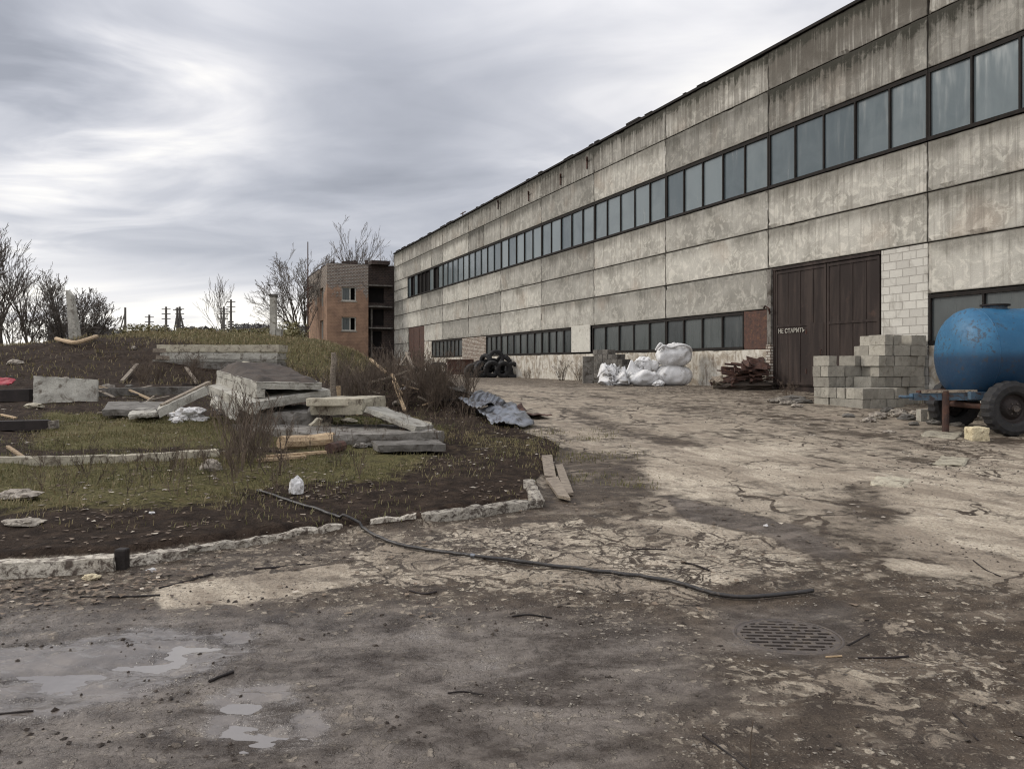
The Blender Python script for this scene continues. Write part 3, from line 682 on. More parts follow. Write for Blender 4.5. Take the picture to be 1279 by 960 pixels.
# ribbon windows
def window(u0, u1, z0, z1, n, glass='glass', name='window', fw=.055, skip=()):
    f = MB()
    f.box((u0, -.12, z1-.10), (u1, -.015, z1)); f.box((u0, -.12, z0), (u1, .015, z0+.09))
    for k in range(n+1):
        uu = u0+(u1-u0)*k/n; uu = min(max(uu, u0+fw/2), u1-fw/2)
        f.box((uu-fw/2, -.118, z0+.09), (uu+fw/2, -.018, z1-.10))
    fo = f.build(name, M['frame'], wh, local=True)
    g = MB()
    for k in range(n):
        if k in skip: continue
        if skip and g.v: g.build('pane', M[glass], fo, local=True); g = MB()
        a = u0+(u1-u0)*k/n; c_ = u0+(u1-u0)*(k+1)/n; t_ = random.uniform(-.012, .012); t2 = random.uniform(-.008, .008)
        g.add([(a, -.075-t_, z0+.03), (c_, -.075+t_, z0+.03), (c_, -.075+t_+t2, z1-.03), (a, -.075-t_+t2, z1-.03)], [(0, 1, 2, 3)])
    go = g.build('pane', M[glass], fo, local=True)
    return fo
def _wl(fo): return fo
for i in range(len(UJ)-2):
    u0, u1 = UJ[i], UJ[i+1]
    if u0 == 42: u1 = 46.3
    if u0 == 48: continue
    window(u0+.01, u1-.01, 7.225, 9.035, 5 if u0 != 42 else 4, skip=((1, 3, 4) if u0 == 36 else (0, 2) if u0 == 42 else ()))
for u0, u1, n in ((-18, -12.01, 4), (-11.99, -6.02, 4)): window(u0, u1, 2.08, 3.345, n, 'glass_low')
for u0, u1, n in ((1.25, 5.99, 4), (6.01, 12.2, 5), (14.4, 17.99, 4), (18.01, 23.99, 6), (24.01, 26.6, 3), (31.4, 35.9, 5), (35.92, 38.9, 3)): window(u0, u1, 2.08, 3.345, n, 'glass_low', fw=.06)
b = MB(); b.box((.05, -.10, 2.08), (1.24, -.03, 3.345)); b.build('rusty_sheet', M['rust'], wh, local=True, label='rusty sheet closing the window opening beside the gate')
b = MB(); b.box((12.35, -.02, 2.15), (14.3, .03, 3.42)); b.build('blanking_board', M['white_board'], wh, local=True, label='white board covering one window opening')
b = MB(); b.box((26.62, -.2, .6), (31.38, -.01, 3.345)); b.build('brick_infill', M['infill_old'], wh, local=True, label='broken whitewashed brick infill between low windows')
b = MB(); b.box((38.92, -.2, .6), (40.95, -.01, 3.345)); b.build('brick_infill', M['plinth'], wh, local=True)
for a, c_ in ((0.03, 6), (6, 12), (12, 18), (18, 24), (24, 26.6), (31.4, 38.9), (-12, -6.03), (-18, -12)):
    panel(a, c_, .45, 2.065, .2, name='plinth', g=.006, mat='plinth')
# block infill beside the gate
b = MB(); b.box((-5.98, -.2, .5), (-4.52, -.035, 4.645)); b.build('block_infill', M['infill'], wh, local=True, label='white block infill beside the large gate')
# main gate
gt = MB(); gt.box((-4.5, -.15, .6), (-.03, -.10, 4.645)); 
gt.box((-4.5, -.10, 4.56), (-.03, -.01, 4.645)); gt.box((-.30, -.1, .6), (-.04, -.02, 4.56)); gf = gt.build('gate_frame', M['gate'], wh, local=True)
def leaf(a, c_, wicket=False):
    f = MB(); f.box((a, -.09, .92), (c_, -.05, 4.54))
    for z in (.95, 2.75, 4.44): f.box((a+.002, -.05, z), (c_-.002, -.028, z+.07))
    for x in (a+.002, c_-.082): f.box((x, -.0505, .93), (x+.08, -.030, 4.53))
    n = 4
    for k in range(1, n):
        x = a+(c_-a)*k/n; f.box((x-.012, -.0505, .96), (x+.012, -.036, 4.5))
    return f.build('gate_leaf', M['gate'], wh, local=True)
l1 = leaf(-2.50, -.32); l2 = leaf(-4.46, -2.53)
f = MB(); f.box((-2.42, -.05, .97), (-1.72, -.018, 2.82)); wk = f.build('wicket_door', M['gate'], wh, local=True)
f = MB(); f.tube([(-2.33, -.018, 1.85), (-2.33, .03, 1.87), (-2.33, .03, 2.0), (-2.33, -.018, 2.02)], .012, 6); f.build('handle', M['rust'], wk, local=True)
f = MB()
for z in (1.3, 2.5): f.tube([(-1.71, -.01, z), (-1.71, -.01, z+.14)], .02, 6)
f.build('hinge', M['rust'], wk, local=True)
f = MB(); f.box((-.20, -.02, 2.2), (-.02, .06, 4.62)); f.build('gate_post', M['conc_dark'], wh, local=True)
f = MB(); f.box((-.22, -.02, .75), (-.0, .09, 2.2)); f.build('gate_post', M['infill_old'], wh, local=True)
f = MB(); f.tube([(-.15, .05, 3.2), (-.22, .15, 3.35), (-.1, .2, 3.45), (.02, .15, 3.38)], .03, 6); f.build('hook', M['rust'], wh, local=True)
# lettering painted on the gate
cu = bpy.data.curves.new('lettering', 'FONT'); cu.body = 'НЕ СТАВИТЬ'; cu.size = .22; cu.extrude = .002; cu.offset = .004
to = bpy.data.objects.new('lettering_curve', cu); col.objects.link(to)
dg = bpy.context.evaluated_depsgraph_get(); me = bpy.data.meshes.new_from_object(to.evaluated_get(dg)); bpy.data.objects.remove(to)
me.materials.clear(); me.materials.append(M['conc'])
lo = bpy.data.objects.new('lettering', me); col.objects.link(lo); lo.parent = l1
# text faces outward (+y local): x axis of text runs towards -u
lo.matrix_local = Matrix.Translation((-.45, -.024, 2.56)) @ Matrix.Rotation(math.pi, 4, 'Z') @ Matrix.Rotation(R(90), 4, 'X')
wtxt = max(v.co.x for v in me.vertices); lo.scale = (1.18/wtxt,)*3 if wtxt > 0 else (1, 1, 1)
# far gate
f = MB(); f.box((41.0, -.15, .6), (45.95, -.05, 4.645)); 
for x in (42.6, 44.3): f.box((x, -.05, .8), (x+.08, -.02, 4.5))
f.build('far_gate', M['rust'], wh, local=True, label='rust brown sliding gate at the far end')
# wall lamp brackets and scars under the coping
for uu, zz in ((24.3, 11.3), (19.6, 10.9), (15.5, 10.95), (12.6, 11.1)):
    f = MB(); f.box((uu, .0, zz-.35), (uu+.10, .05, zz+.2)); f.bar((uu+.05, .03, zz), (uu-.25, .18, zz+.12), .05, .05); f.build('bracket', M['rust'], wh, local=True)
# vent stub on the roof
f = MB(); f.bar((33, -.6, 11.75), (33, -.6, 12.35), .06, .06, (1, 0, 0)); f.bar((33.5, -.6, 12.28), (32.4, -.6, 12.28), .05, .05); f.build('roof_bracket', M['rust'], wh, local=True)

# ------------------------------------------------------------------ ruined brick building at the far end
BP = WW(51.35, 0, 0)
bb = empty('brick_building', BP, math.atan2(-WN.y, -WN.x), 'ruined orange plastered brick building with broken parapet beyond the warehouse', 'building')
# local x = leftwards along its front, local y = (rot +90) -> away? compute
BX = -WN; BY = Vector((-BX.y, BX.x, 0))
sgn = 1 if BY.dot(WD) > 0 else -1       # direction of 'away from camera' in local y
def wall_open(x0, x1, z0, z1, y, th, holes, axis='x'):
    """wall slab in local coords with rectangular holes (a0,a1,z0,z1)"""
    xs = sorted({x0, x1, *[h[0] for h in holes], *[h[1] for h in holes]}); zs = sorted({z0, z1, *[h[2] for h in holes], *[h[3] for h in holes]})
    mb = MB()
    for i in range(len(xs)-1):
        for j in range(len(zs)-1):
            mx_, mz = (xs[i]+xs[i+1])/2, (zs[j]+zs[j+1])/2
            if any(h[0] < mx_ < h[1] and h[2] < mz < h[3] for h in holes): continue
            if axis == 'x': mb.box((xs[i], min(y, y+th), zs[j]), (xs[i+1], max(y, y+th), zs[j+1]))
            else: mb.box((min(y, y+th), xs[i], zs[j]), (max(y, y+th), xs[i+1], zs[j+1]))
    bm_ = bmesh.new(); 
    return mb
W1 = 2.35; W2 = 6.05; TOP = 10.55
hf_ = [(3.45, 4.75, 7.25, 8.5), (3.45, 4.75, 4.55, 5.8)]
wall_open(W1, W2, .5, TOP, 0, .4*sgn, hf_).build('front_wall', M['plaster'], bb, local=True)
D = 13.0*sgn
def sw(a): return a*sgn
hs_ = [(2.2, 4.2, 6.9, 8.6), (2.2, 4.2, 3.9, 5.6)]
hs_s = [(min(sw(a), sw(b_)), max(sw(a), sw(b_)), c_, d_) for a, b_, c_, d_ in hs_]
wall_open(min(sw(.401), D), max(sw(.401), D), .5, TOP-.1, W2-.4, .4, hs_s, 'y').build('side_wall', M['plaster'], bb, local=True)
# ragged parapet
f = MB(); x = W1
while x < W2-.05:
    l_ = random.uniform(.15, .4); h_ = random.choice((.04, .1, .22, .38))*random.uniform(.6, 1.2); f.box((x, min(0, .38*sgn)+.01, TOP+.002), (min(x+l_, W2), max(0, .38*sgn)-.01, TOP+h_)); x += l_
f.build('broken_parapet', M['dark_brick'], bb, local=True)
f = MB(); y = .5
while y < 12.5:
    l_ = random.uniform(.3, .9); h_ = random.uniform(.02, .25); f.box((W2-.39, min(sw(y), sw(y+l_)), TOP-.098), (W2-.02, max(sw(y), sw(y+l_)), TOP-.1+h_)); y += l_
f.build('broken_parapet', M['dark_brick'], bb, local=True)
# small heaps of roofing on top
f = MB(); f.box((3.3, min(sw(.5), sw(3)), TOP), (4.3, max(sw(.5), sw(3)), TOP+.38)); f.box((.3, min(sw(.2), sw(4)), TOP+.15), (2.0, max(sw(.2), sw(4)), TOP+.5)); f.build('roof_slab', M['dark_brick'], bb, local=True)
# dark stair bay between the two buildings
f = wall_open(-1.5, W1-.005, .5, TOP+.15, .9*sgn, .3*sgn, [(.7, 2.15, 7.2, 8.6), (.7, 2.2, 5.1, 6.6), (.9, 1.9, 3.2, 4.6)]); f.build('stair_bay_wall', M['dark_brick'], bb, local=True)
for z in (6.75, 8.7, 4.8):
    f = MB(); f.box((.05, min(sw(.2), sw(.89)), z), (W1-.02, max(sw(.2), sw(.89)), z+.12)); f.build('landing_slab', M['conc_dark'], bb, local=True)
f = MB()
for z in (3.0, 6.9): f.box((.75, min(sw(.6), sw(.7)), z), (2.1, max(sw(.6), sw(.7)), z+.06))
f.box((1.85, min(sw(.55), sw(.7)), 2.2), (2.0, max(sw(.55), sw(.7)), 6.7)); f.build('railing', M['conc_dark'], bb, local=True)
f = MB(); f.box((.02, min(sw(1.3), sw(12.8)), .5), (W2-.45, max(sw(1.3), sw(12.8)), TOP-.6)); f.build('interior', M['darkin'], bb, local=True)  # solid near-black block, its colour stands for unlit rooms behind the openings
def bwin(h, nm='window'):
    x0, x1, z0, z1 = h; y0 = .16*sgn; y1 = .24*sgn; a, c_ = min(y0, y1), max(y0, y1)
    f = MB()
    f.box((x0+.003, a, z0+.003), (x1-.003, c_, z0+.09)); f.box((x0+.003, a, z1-.08), (x1-.003, c_, z1-.003))
    for x in (x0+.003, (x0+x1)/2-.16, x1-.09): f.box((x, a, z0+.09), (x+.085, c_, z1-.08))
    fo = f.build(nm, M['white_board'], bb, local=True)
    g = MB(); g.add([((x0+x1)/2-.07, .2*sgn, z0+.09), (x1-.09, .2*sgn, z0+.09), (x1-.09, .2*sgn, z1-.09), ((x0+x1)/2-.07, .2*sgn, z1-.09)], [(0, 1, 2, 3)])
    g.build('pane', M['glass_low'], fo, local=True)
    s_ = MB(); s_.box((x0-.08, min(-.06*sgn, .1*sgn), z0-.09), (x1+.08, max(-.06*sgn, .1*sgn), z0-.003)); s_.build('sill', M['conc'], bb, local=True)
for h in hf_: bwin(h)
for a, b_, z0, z1 in hs_:
    f = MB()
    for q in (a, (a+b_)/2, b_-.1): f.box((W2-.24, min(sw(q), sw(q+.1)), z0), (W2-.16, max(sw(q), sw(q+.1)), z1-.005))
    f.box((W2-.24, min(sw(a+.1), sw(b_-.1)), z1-.1), (W2-.17, max(sw(a+.1), sw(b_-.1)), z1-.01)); f.build('window', M['white_board'], bb, local=True)

# mast beside the brick building
pm = P(385, 420, 66)
f = MB(); f.tube([pm+Vector((0, 0, -2)), P(385, 302, 66)], [.09, .04], 6); f.bar(P(382, 362, 66), P(391, 358, 66), .08, .08); f.bar(P(382, 382, 66), P(391, 379, 66), .08, .08)
f.build('mast', M['rust'], origin=pm, label='tall thin rusty mast beside the orange brick building', cat='mast')
#@@PART2
# ------------------------------------------------------------------ kerb and hose
def kerb(a, b_, wd=.16, h=.13, rough=.012, lab='', mat='kerb', sink=.2, seed=1, nx=None):
    h = h*.8; A = GG(*a); B = GG(*b_); d = (B-A); d.z = 0; L = d.length; d.normalize(); pr = Vector((-d.y, d.x, 0))
    za = min(A.z, B.z)
    tA = Vector((A.x, A.y, A.z+h)); tB = Vector((B.x, B.y, B.z+h))
    mb = MB(); mb.quadbox([tA, tB, tB+pr*wd, tA+pr*wd], h+sink, nx or max(6, int(L/.07)), 4, rough=rough, seed=seed)
    return mb.build('kerb_stone', M[mat], origin=(A+B)/2, smooth=False, label=lab, cat='kerb', group='kerb stones edging the lawn')
kerb((-130, 728), (143, 714), h=.135, seed=2, lab='long whitish kerb stone at the left edge of the photo')
kerb((158, 708), (236, 696), h=.09, rough=.03, seed=3, lab='crumbling kerb stone just right of the dark gap in the kerb')
kerb((232, 692), (345, 674), h=.055, rough=.03, seed=4, wd=.12, lab='thin eroded kerb stone, second right of the dark gap')
kerb((290, 684), (432, 660), h=.06, rough=.03, seed=5, wd=.14, lab='eroded kerb stone that the black hose passes over')
kerb((464, 655), (522, 647), h=.05, rough=.03, seed=6, wd=.10, lab='small kerb remnant right of the black hose')
kerb((530, 652), (672, 633), h=.09, rough=.03, seed=7, lab='chipped white kerb stone leading to the lawn corner')
kerb((679, 634), (668, 606), h=.10, rough=.03, seed=8, wd=.14, lab='short kerb stone turning the lawn corner beside the three planks')
b = MB(); p0 = GG(149, 712); b.bar(p0+Vector((0, .05, -.1)), p0+Vector((0, .05, .16)), .09, .09, (1, 0, 0)); o = b.build('post_stump', M['wood_dark'], origin=p0, label='short black stump filling the gap between two kerb stones', cat='stump'); bevel(o, .015)

def catmull(pts, n=8):
    out = []
    for i in range(len(pts)-1):
        p0, p1, p2, p3 = pts[max(i-1, 0)], pts[i], pts[i+1], pts[min(i+2, len(pts)-1)]
        for k in range(n):
            t_ = k/n; out.append(tuple(.5*((2*p1[j])+(-p0[j]+p2[j])*t_+(2*p0[j]-5*p1[j]+4*p2[j]-p3[j])*t_*t_+(-p0[j]+3*p1[j]-3*p2[j]+p3[j])*t_**3) for j in range(len(p1))))
    return out+[pts[-1]]
hp = catmull([(322, 615), (338, 619), (360, 627), (400, 640), (436, 653), (470, 672), (508, 685), (560, 693), (600, 698), (700, 711), (800, 723), (850, 732), (885, 743), (925, 749), (975, 746), (1016, 741)], 10)
pts = [GG(*q) for q in hp]
zs = [q.z+.022 for q in pts]
for _ in range(3): zs = [max(zs[i], (zs[max(i-2, 0)]+zs[i]+zs[min(i+2, len(zs)-1)])/3) for i in range(len(zs))]
pts = [Vector((q.x, q.y, z+(.035 if 37 < i < 45 else 0))) for i, (q, z) in enumerate(zip(pts, zs))]
b = MB(); b.tube(pts, .0145, 10); hose = b.build('hose', M['hose'], origin=pts[0], smooth=True, label='long black rubber hose lying across the yard from the lawn to the drain', cat='hose')
b = MB(); k = 78; b.tube(pts[k:k+2], .018, 10); b.build('clamp', M['galv'], hose)

# ------------------------------------------------------------------ drain grate
g0 = empty('drain_grate', (GR.x, GR.y, GR.z-.036), R(-4), 'round cast iron drain grate with staggered slots in the wet hollow', 'drain cover')
RG = .312; n = 120; mb = MB(); xs = np.linspace(-RG, RG, n+1); cs = 2*RG/n
def slot(x, y):
    rw = math.floor((y+RG)/.055); yy = (y+RG)-rw*.055
    if not (.012 < yy < .043): return False
    sh = (rw % 2)*.062; xx = (x+RG+sh) % .124
    return .008 < xx < .108 and x*x+y*y < .272**2
ins = lambda x, y: x*x+y*y < (RG*.975)**2
vid = {}
def gv(i, j, k):
    if (i, j, k) not in vid: vid[(i, j, k)] = len(mb.v); mb.v.append((xs[i], xs[j], 0 if k == 0 else -.014))
    return vid[(i, j, k)]
solid = np.zeros((n, n), bool)
for i in range(n):
    for j in range(n):
        x = xs[i]+cs/2; y = xs[j]+cs/2; solid[i, j] = ins(x, y) and not slot(x, y)
for i in range(n):
    for j in range(n):
        if not solid[i, j]: continue
        mb.f.append((gv(i, j, 0), gv(i+1, j, 0), gv(i+1, j+1, 0), gv(i, j+1, 0)))
        for di, dj, e_ in ((-1, 0, ((i, j+1), (i, j))), (1, 0, ((i+1, j), (i+1, j+1))), (0, -1, ((i, j), (i+1, j))), (0, 1, ((i+1, j+1), (i, j+1)))):
            if not (0 <= i+di < n and 0 <= j+dj < n and solid[i+di, j+dj]):
                (a0, a1), (b0, b1) = e_; mb.f.append((gv(b0, b1, 0), gv(a0, a1, 0), gv(a0, a1, 1), gv(b0, b1, 1)))
mb.build('cover', M['iron'], g0, local=True)
mb = MB(); m_ = 64; prof = [(.300, -.05), (.300, -.002), (.308, .004), (.322, .002), (.335, -.05)]
mb.v = [(r*math.cos(2*math.pi*k/m_), r*math.sin(2*math.pi*k/m_), z) for r, z in prof for k in range(m_)]
mb.f = [(a*m_+k, a*m_+(k+1) % m_, (a+1)*m_+(k+1) % m_, (a+1)*m_+k) for a in range(4) for k in range(m_)]
mb.build('rim', M['iron'], g0, local=True, smooth=True)
mb = MB(); mb.v = [(.33*math.cos(2*math.pi*k/32), .33*math.sin(2*math.pi*k/32), -.10) for k in range(32)]; mb.f = [tuple(range(32))]; mb.build('shaft_dark_disc', M['darkin'], g0, local=True)  # shallow near-black disc, painted darkness of the shaft seen through the slots

# ------------------------------------------------------------------ slab pile
def slab(top, th, lab, mat='conc', rough=.014, nx=14, ny=8, seed=0, name='concrete_slab', cat='slab', group=None, ret=False):
    mb = MB(); mb.quadbox(top, th, nx, ny, rough=rough, seed=seed); c_ = sum((Vector(q) for q in top), Vector())/4
    return mb.build(name, M[mat], origin=c_, label=lab, cat=cat, group=group)
N_, L_, Rr = P(321, 476.5, 14.2), P(271, 462, 17.2), P(403, 478, 14.9); F_ = L_+Rr-N_+Vector((.25, 0, .05))
sa = slab([N_, L_, F_, Rr], .13, 'topmost ribbed slab of the heap, covered with dark earth', seed=1)
mb = MB(); off = (Rr-N_).normalized()*.16; dn = Vector((0, 0, -.132))
mb.quadbox([N_+dn, L_+dn, L_+off+dn, N_+off+dn], .16, 22, 4, rough=.014, seed=2); mb.build('rib', M['conc'], sa)
# earth lying on it
n = 26; mb = MB(); 
for i in range(n+1):
    for j in range(n+1):
        u_, v_ = i/n, j/n; p = (N_*(1-u_)+L_*u_)*(1-v_)+(Rr*(1-u_)+F_*u_)*v_
        e_ = min(u_, 1-u_, v_, 1-v_); hh = sst(.0, .12, e_)*(.05+.07*mn.noise(p*1.6+Vector((3, 0, 0)))+.13*sst(.3, .9, u_)*sst(0, .25, e_)) + mn.noise(p*4)*.035*sst(0, .1, e_)+mn.noise(p*13)*.015
        mb.v.append(p+Vector((0, 0, .012+hh-.03*sst(.06, 0, e_))))
mb.f = [(i*(n+1)+j, (i+1)*(n+1)+j, (i+1)*(n+1)+j+1, i*(n+1)+j+1) for i in range(n) for j in range(n)]
mb.build('earth_pile', M['earth'], origin=(N_+F_)/2, smooth=True, label='dark loose earth and dead leaves heaped on the topmost slab', cat='earth', kind='stuff')
N2, L2, R2 = P(314, 503, 13.75), P(260, 481, 16.6), P(413, 486, 15.2)
s2 = slab([N2, L2, L2+(R2-N2), R2], .15, 'second slab of the heap, lying crosswise right under the topmost one', seed=3)
mb = MB(); off = (R2-N2).normalized()*.16; mb.quadbox([N2+dn*1.15, L2+dn*1.15, L2+off+dn*1.15, N2+off+dn*1.15], .05, 22, 4, rough=.014, seed=4); mb.build('rib', M['conc'], s2)
a, b_ = P(196, 512, 14.0), P(257, 482.5, 14.9)
slab([a, b_, b_+Vector((-.12, .35, .05)), a+Vector((-.12, .35, .05))], .15, 'narrow slab propped up at the left side of the heap', seed=5, ny=4)
mb = MB(); mb.bar(a+Vector((-.02, .25, .07)), b_+Vector((-.02, .25, .07)), .10, .05); mb.build('board', M['wood'], origin=a, label='thin board along the back of the left propped slab', cat='board')
a, b_ = P(388, 499, 14.0), P(452.5, 498, 13.6)
yb = slab([a, b_, b_+Vector((.25, 1.0, .02)), a+Vector((.15, 1.0, .02))], .27, 'yellowish concrete beam with a stepped upper lip, right side of the heap', 'conc_pale', seed=6, name='concrete_beam', cat='beam')
mb = MB(); mb.box(a+Vector((.0, -.05, -.10)), Vector((b_.x, b_.y+.1, b_.z+.005))); lp = mb.build('lip', M['conc_pale'], yb); bevel(lp, .02)
slab([P(457, 508, 13.5), P(520, 533, 12.7), P(543, 531, 13.4), P(476, 506, 14.6)], .09, 'thin grey slab sloping down to the right end of the heap', seed=7, ny=5)
slab([P(500, 521, 14.3), P(541, 531, 13.55), P(539, 528, 14.0), P(498, 518, 14.8)], .2, 'pale broken slab edge behind the sloping thin slab', 'conc_pale', seed=17, ny=4, rough=.03)
a, b_, c_, d_ = P(408, 544, 12.3), P(556, 538.5, 12.5), P(520, 530, 14.6), P(290, 529, 14.4)
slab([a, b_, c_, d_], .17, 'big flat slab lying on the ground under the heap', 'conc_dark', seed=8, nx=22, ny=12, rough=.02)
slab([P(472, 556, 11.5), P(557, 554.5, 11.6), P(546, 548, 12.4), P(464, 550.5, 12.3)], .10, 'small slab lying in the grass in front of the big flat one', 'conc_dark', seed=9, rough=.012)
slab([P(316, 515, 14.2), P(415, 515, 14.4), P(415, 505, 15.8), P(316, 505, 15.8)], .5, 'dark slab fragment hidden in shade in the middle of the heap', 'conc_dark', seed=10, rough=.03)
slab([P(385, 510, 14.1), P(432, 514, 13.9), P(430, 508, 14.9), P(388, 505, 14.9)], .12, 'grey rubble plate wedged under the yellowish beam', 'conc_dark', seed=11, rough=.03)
slab([P(396, 521, 13.2), P(385, 530, 13.0), P(394, 530, 13.3), P(402, 522, 13.5)], .04, 'small pale shard leaning under the slab heap', 'conc_pale', seed=12, nx=4, ny=4)
slab([P(265, 494, 15.5), P(300, 512, 14.6), P(306, 508, 15.4), P(272, 491, 16.4)], .2, 'tilted rubble lump below the left end of the second slab', 'conc', seed=13, rough=.05)
slab([P(300, 454.5, 17.3), P(316, 457, 17.1), P(312, 451.5, 17.4), P(304, 450.5, 17.5)], .14, 'small pale concrete lump lying on top of the heap', 'conc_pale', seed=14, nx=5, ny=5, rough=.03)
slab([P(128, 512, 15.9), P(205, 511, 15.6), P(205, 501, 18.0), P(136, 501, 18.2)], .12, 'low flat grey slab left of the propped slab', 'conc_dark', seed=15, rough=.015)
slab([P(160, 517.5, 15.2), P(196, 514, 15.2), P(196, 509, 16), P(165, 510.5, 16)], .10, 'short slab fragment in the grass left of the propped slab', 'conc', seed=16, rough=.03)
# stacked beams on the bank
Yb = 31.5
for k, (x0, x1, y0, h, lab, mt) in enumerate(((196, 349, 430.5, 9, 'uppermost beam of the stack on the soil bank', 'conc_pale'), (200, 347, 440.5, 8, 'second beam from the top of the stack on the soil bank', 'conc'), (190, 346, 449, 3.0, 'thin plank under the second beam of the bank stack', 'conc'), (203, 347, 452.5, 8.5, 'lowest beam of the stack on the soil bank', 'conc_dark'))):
    a, b_ = P(x0, y0, Yb), P(x1, y0, Yb)
    slab([a, b_, b_+Vector((.1, .9, 0)), a+Vector((.1, .9, 0))], h*Yb/F, lab, mt, seed=20+k, nx=30, ny=4, rough=.012, name='concrete_beam', cat='beam', group='beams stacked on the soil bank')
for k in (0, 1):
    a = P(192+k*4, 437+k*9, Yb); mb = MB(); mb.bar(a, a+Vector((.5, .1, -.03)), .2, .16); o = mb.build('timber_stub', M['wood'], origin=a, label=('upper' if k == 0 else 'lower')+' timber stub sticking out at the left end of the beam stack', cat='timber')
# upright panel
p0 = P(41, 505, 19.0); p1 = P(122, 501, 19.3); gz_ = min(gh(p0.x, p0.y), gh(p1.x, p1.y))
mb = MB(); h0 = P(42, 469, 19.1); h1 = P(123, 474, 19.4)
mb.quadbox([Vector((p0.x, p0.y, gz_-.1)), Vector((p1.x, p1.y, gz_-.1)), h1, h0], .09, 16, 10, rough=.012, seed=30)
mb.build('upright_slab', M['conc'], origin=(p0.x, p0.y, gz_), label='upright grey concrete panel standing in the grass on the left', cat='panel')

# ------------------------------------------------------------------ timbers, logs, sticks, litter left side
def on(px, py, dz=0): q = GG(px, py); return Vector((q.x, q.y, q.z+dz))
def bar_px(a, b_, wd, ht, name, mat, lab, cat, da=0, db=0, group=None, bev=.008):
    A, B = on(*a, da+ht/2), on(*b_, db+ht/2); mb = MB(); 
    n = 6; o_ = A
    mb.bar(A, B, wd, ht); o = mb.build(name, M[mat], origin=A, label=lab, cat=cat, group=group); bevel(o, bev); return o
def log_px(path, r, name, mat, lab, cat, dz=0, group=None, n=9, wob=.12):
    pts = catmull([on(*q, r*.8+dz) for q in path], 6)
    rr = [(r if not hasattr(r, '__len__') else r)*(1+wob*mn.noise(Vector(q)*3)) for q in pts]
    mb = MB(); mb.tube(pts, rr, n); return mb.build(name, M[mat], origin=pts[0], smooth=False, label=lab, cat=cat, group=group)
bar_px((-30, 538), (62, 536), .2, .17, 'timber', 'wood_dark', 'black wet timber beam lying at the left edge in the grass', 'timber')
bar_px((62, 536), (72, 535), .16, .15, 'stone', 'rubble', 'small grey stone at the end of the black timber', 'stone')
kb = kerb((-60, 582), (150, 578), wd=.14, h=.13, mat='conc_pale', seed=41, rough=.014, lab='long cream concrete post lying in the lawn, left half'); kb.name = 'concrete_post'; kb['category'] = 'post'; kb['group'] = 'cream concrete posts lying in the lawn'
kb = kerb((150, 577), (274, 570), wd=.14, h=.12, mat='conc_pale', seed=42, rough=.02, lab='cream concrete post lying in the lawn, right half near the weeds'); kb.name = 'concrete_post'; kb['category'] = 'post'; kb['group'] = 'cream concrete posts lying in the lawn'
log_px([(352, 560), (380, 559), (418, 556)], .11, 'log', 'wood_pale', 'thick pale log with splintered end beside the slab heap', 'log')
log_px([(412, 566), (428, 562)], .085, 'log', 'rust', 'short reddish broken stub right of the thick pale log', 'log')
bar_px((322, 577), (382, 572), .10, .045, 'board', 'wood_pale', 'lower yellow board lying in the grass in front of the pale log', 'board')
bar_px((333, 574), (408, 568), .06, .045, 'board', 'wood_pale', 'upper narrow board lying just behind the lower yellow one', 'board', .02, .02)
bar_px((153, 478), (172, 460), .13, .09, 'board', 'wood', 'short board leaning on the dark bank, left of the beam stack', 'board', .0, .1)
bar_px((233, 468), (247, 480), .12, .06, 'board', 'wood', 'small leaning board below the beam stack', 'board', .25, .0)
bar_px((161, 494), (192, 503), .06, .05, 'board', 'wood_pale', 'thin white lath lying over the dark gap left of the slab heap', 'board', .14, .03)
bar_px((2, 519), (20, 523), .05, .04, 'board', 'wood_pale', 'tiny pale lath near the black timber', 'board')
bar_px((10, 568), (32, 577), .05, .04, 'board', 'wood_pale', 'short pale lath touching the long cream post', 'board', .1, .03)
bar_px((124, 495), (262, 492), .2, .22, 'timber', 'conc_dark', 'long dark beam lying at the foot of the bank behind the slab heap', 'timber')
bar_px((-20, 502), (40, 501), .2, .3, 'timber', 'wood_dark', 'dark timber under the red plastic at the far left', 'timber')
a = on(6, 494, .33); mb = MB(); mb.quadbox([a+Vector((-.7, 0, 0)), a+Vector((.2, 0, -.02)), a+Vector((.1, .3, .15)), a+Vector((-.7, .3, .2))], .04, 10, 6, rough=.05, seed=50); mb.build('plastic_sheet', M['red'], origin=a, label='crumpled red plastic sheet at the far left edge', cat='sheet')
log_px([(71, 428), (82, 431), (95, 433), (110, 429), (121, 425)], .09, 'fallen_branch', 'wood_pale', 'pale curved branch lying on the crest of the bank', 'branch', dz=.1)
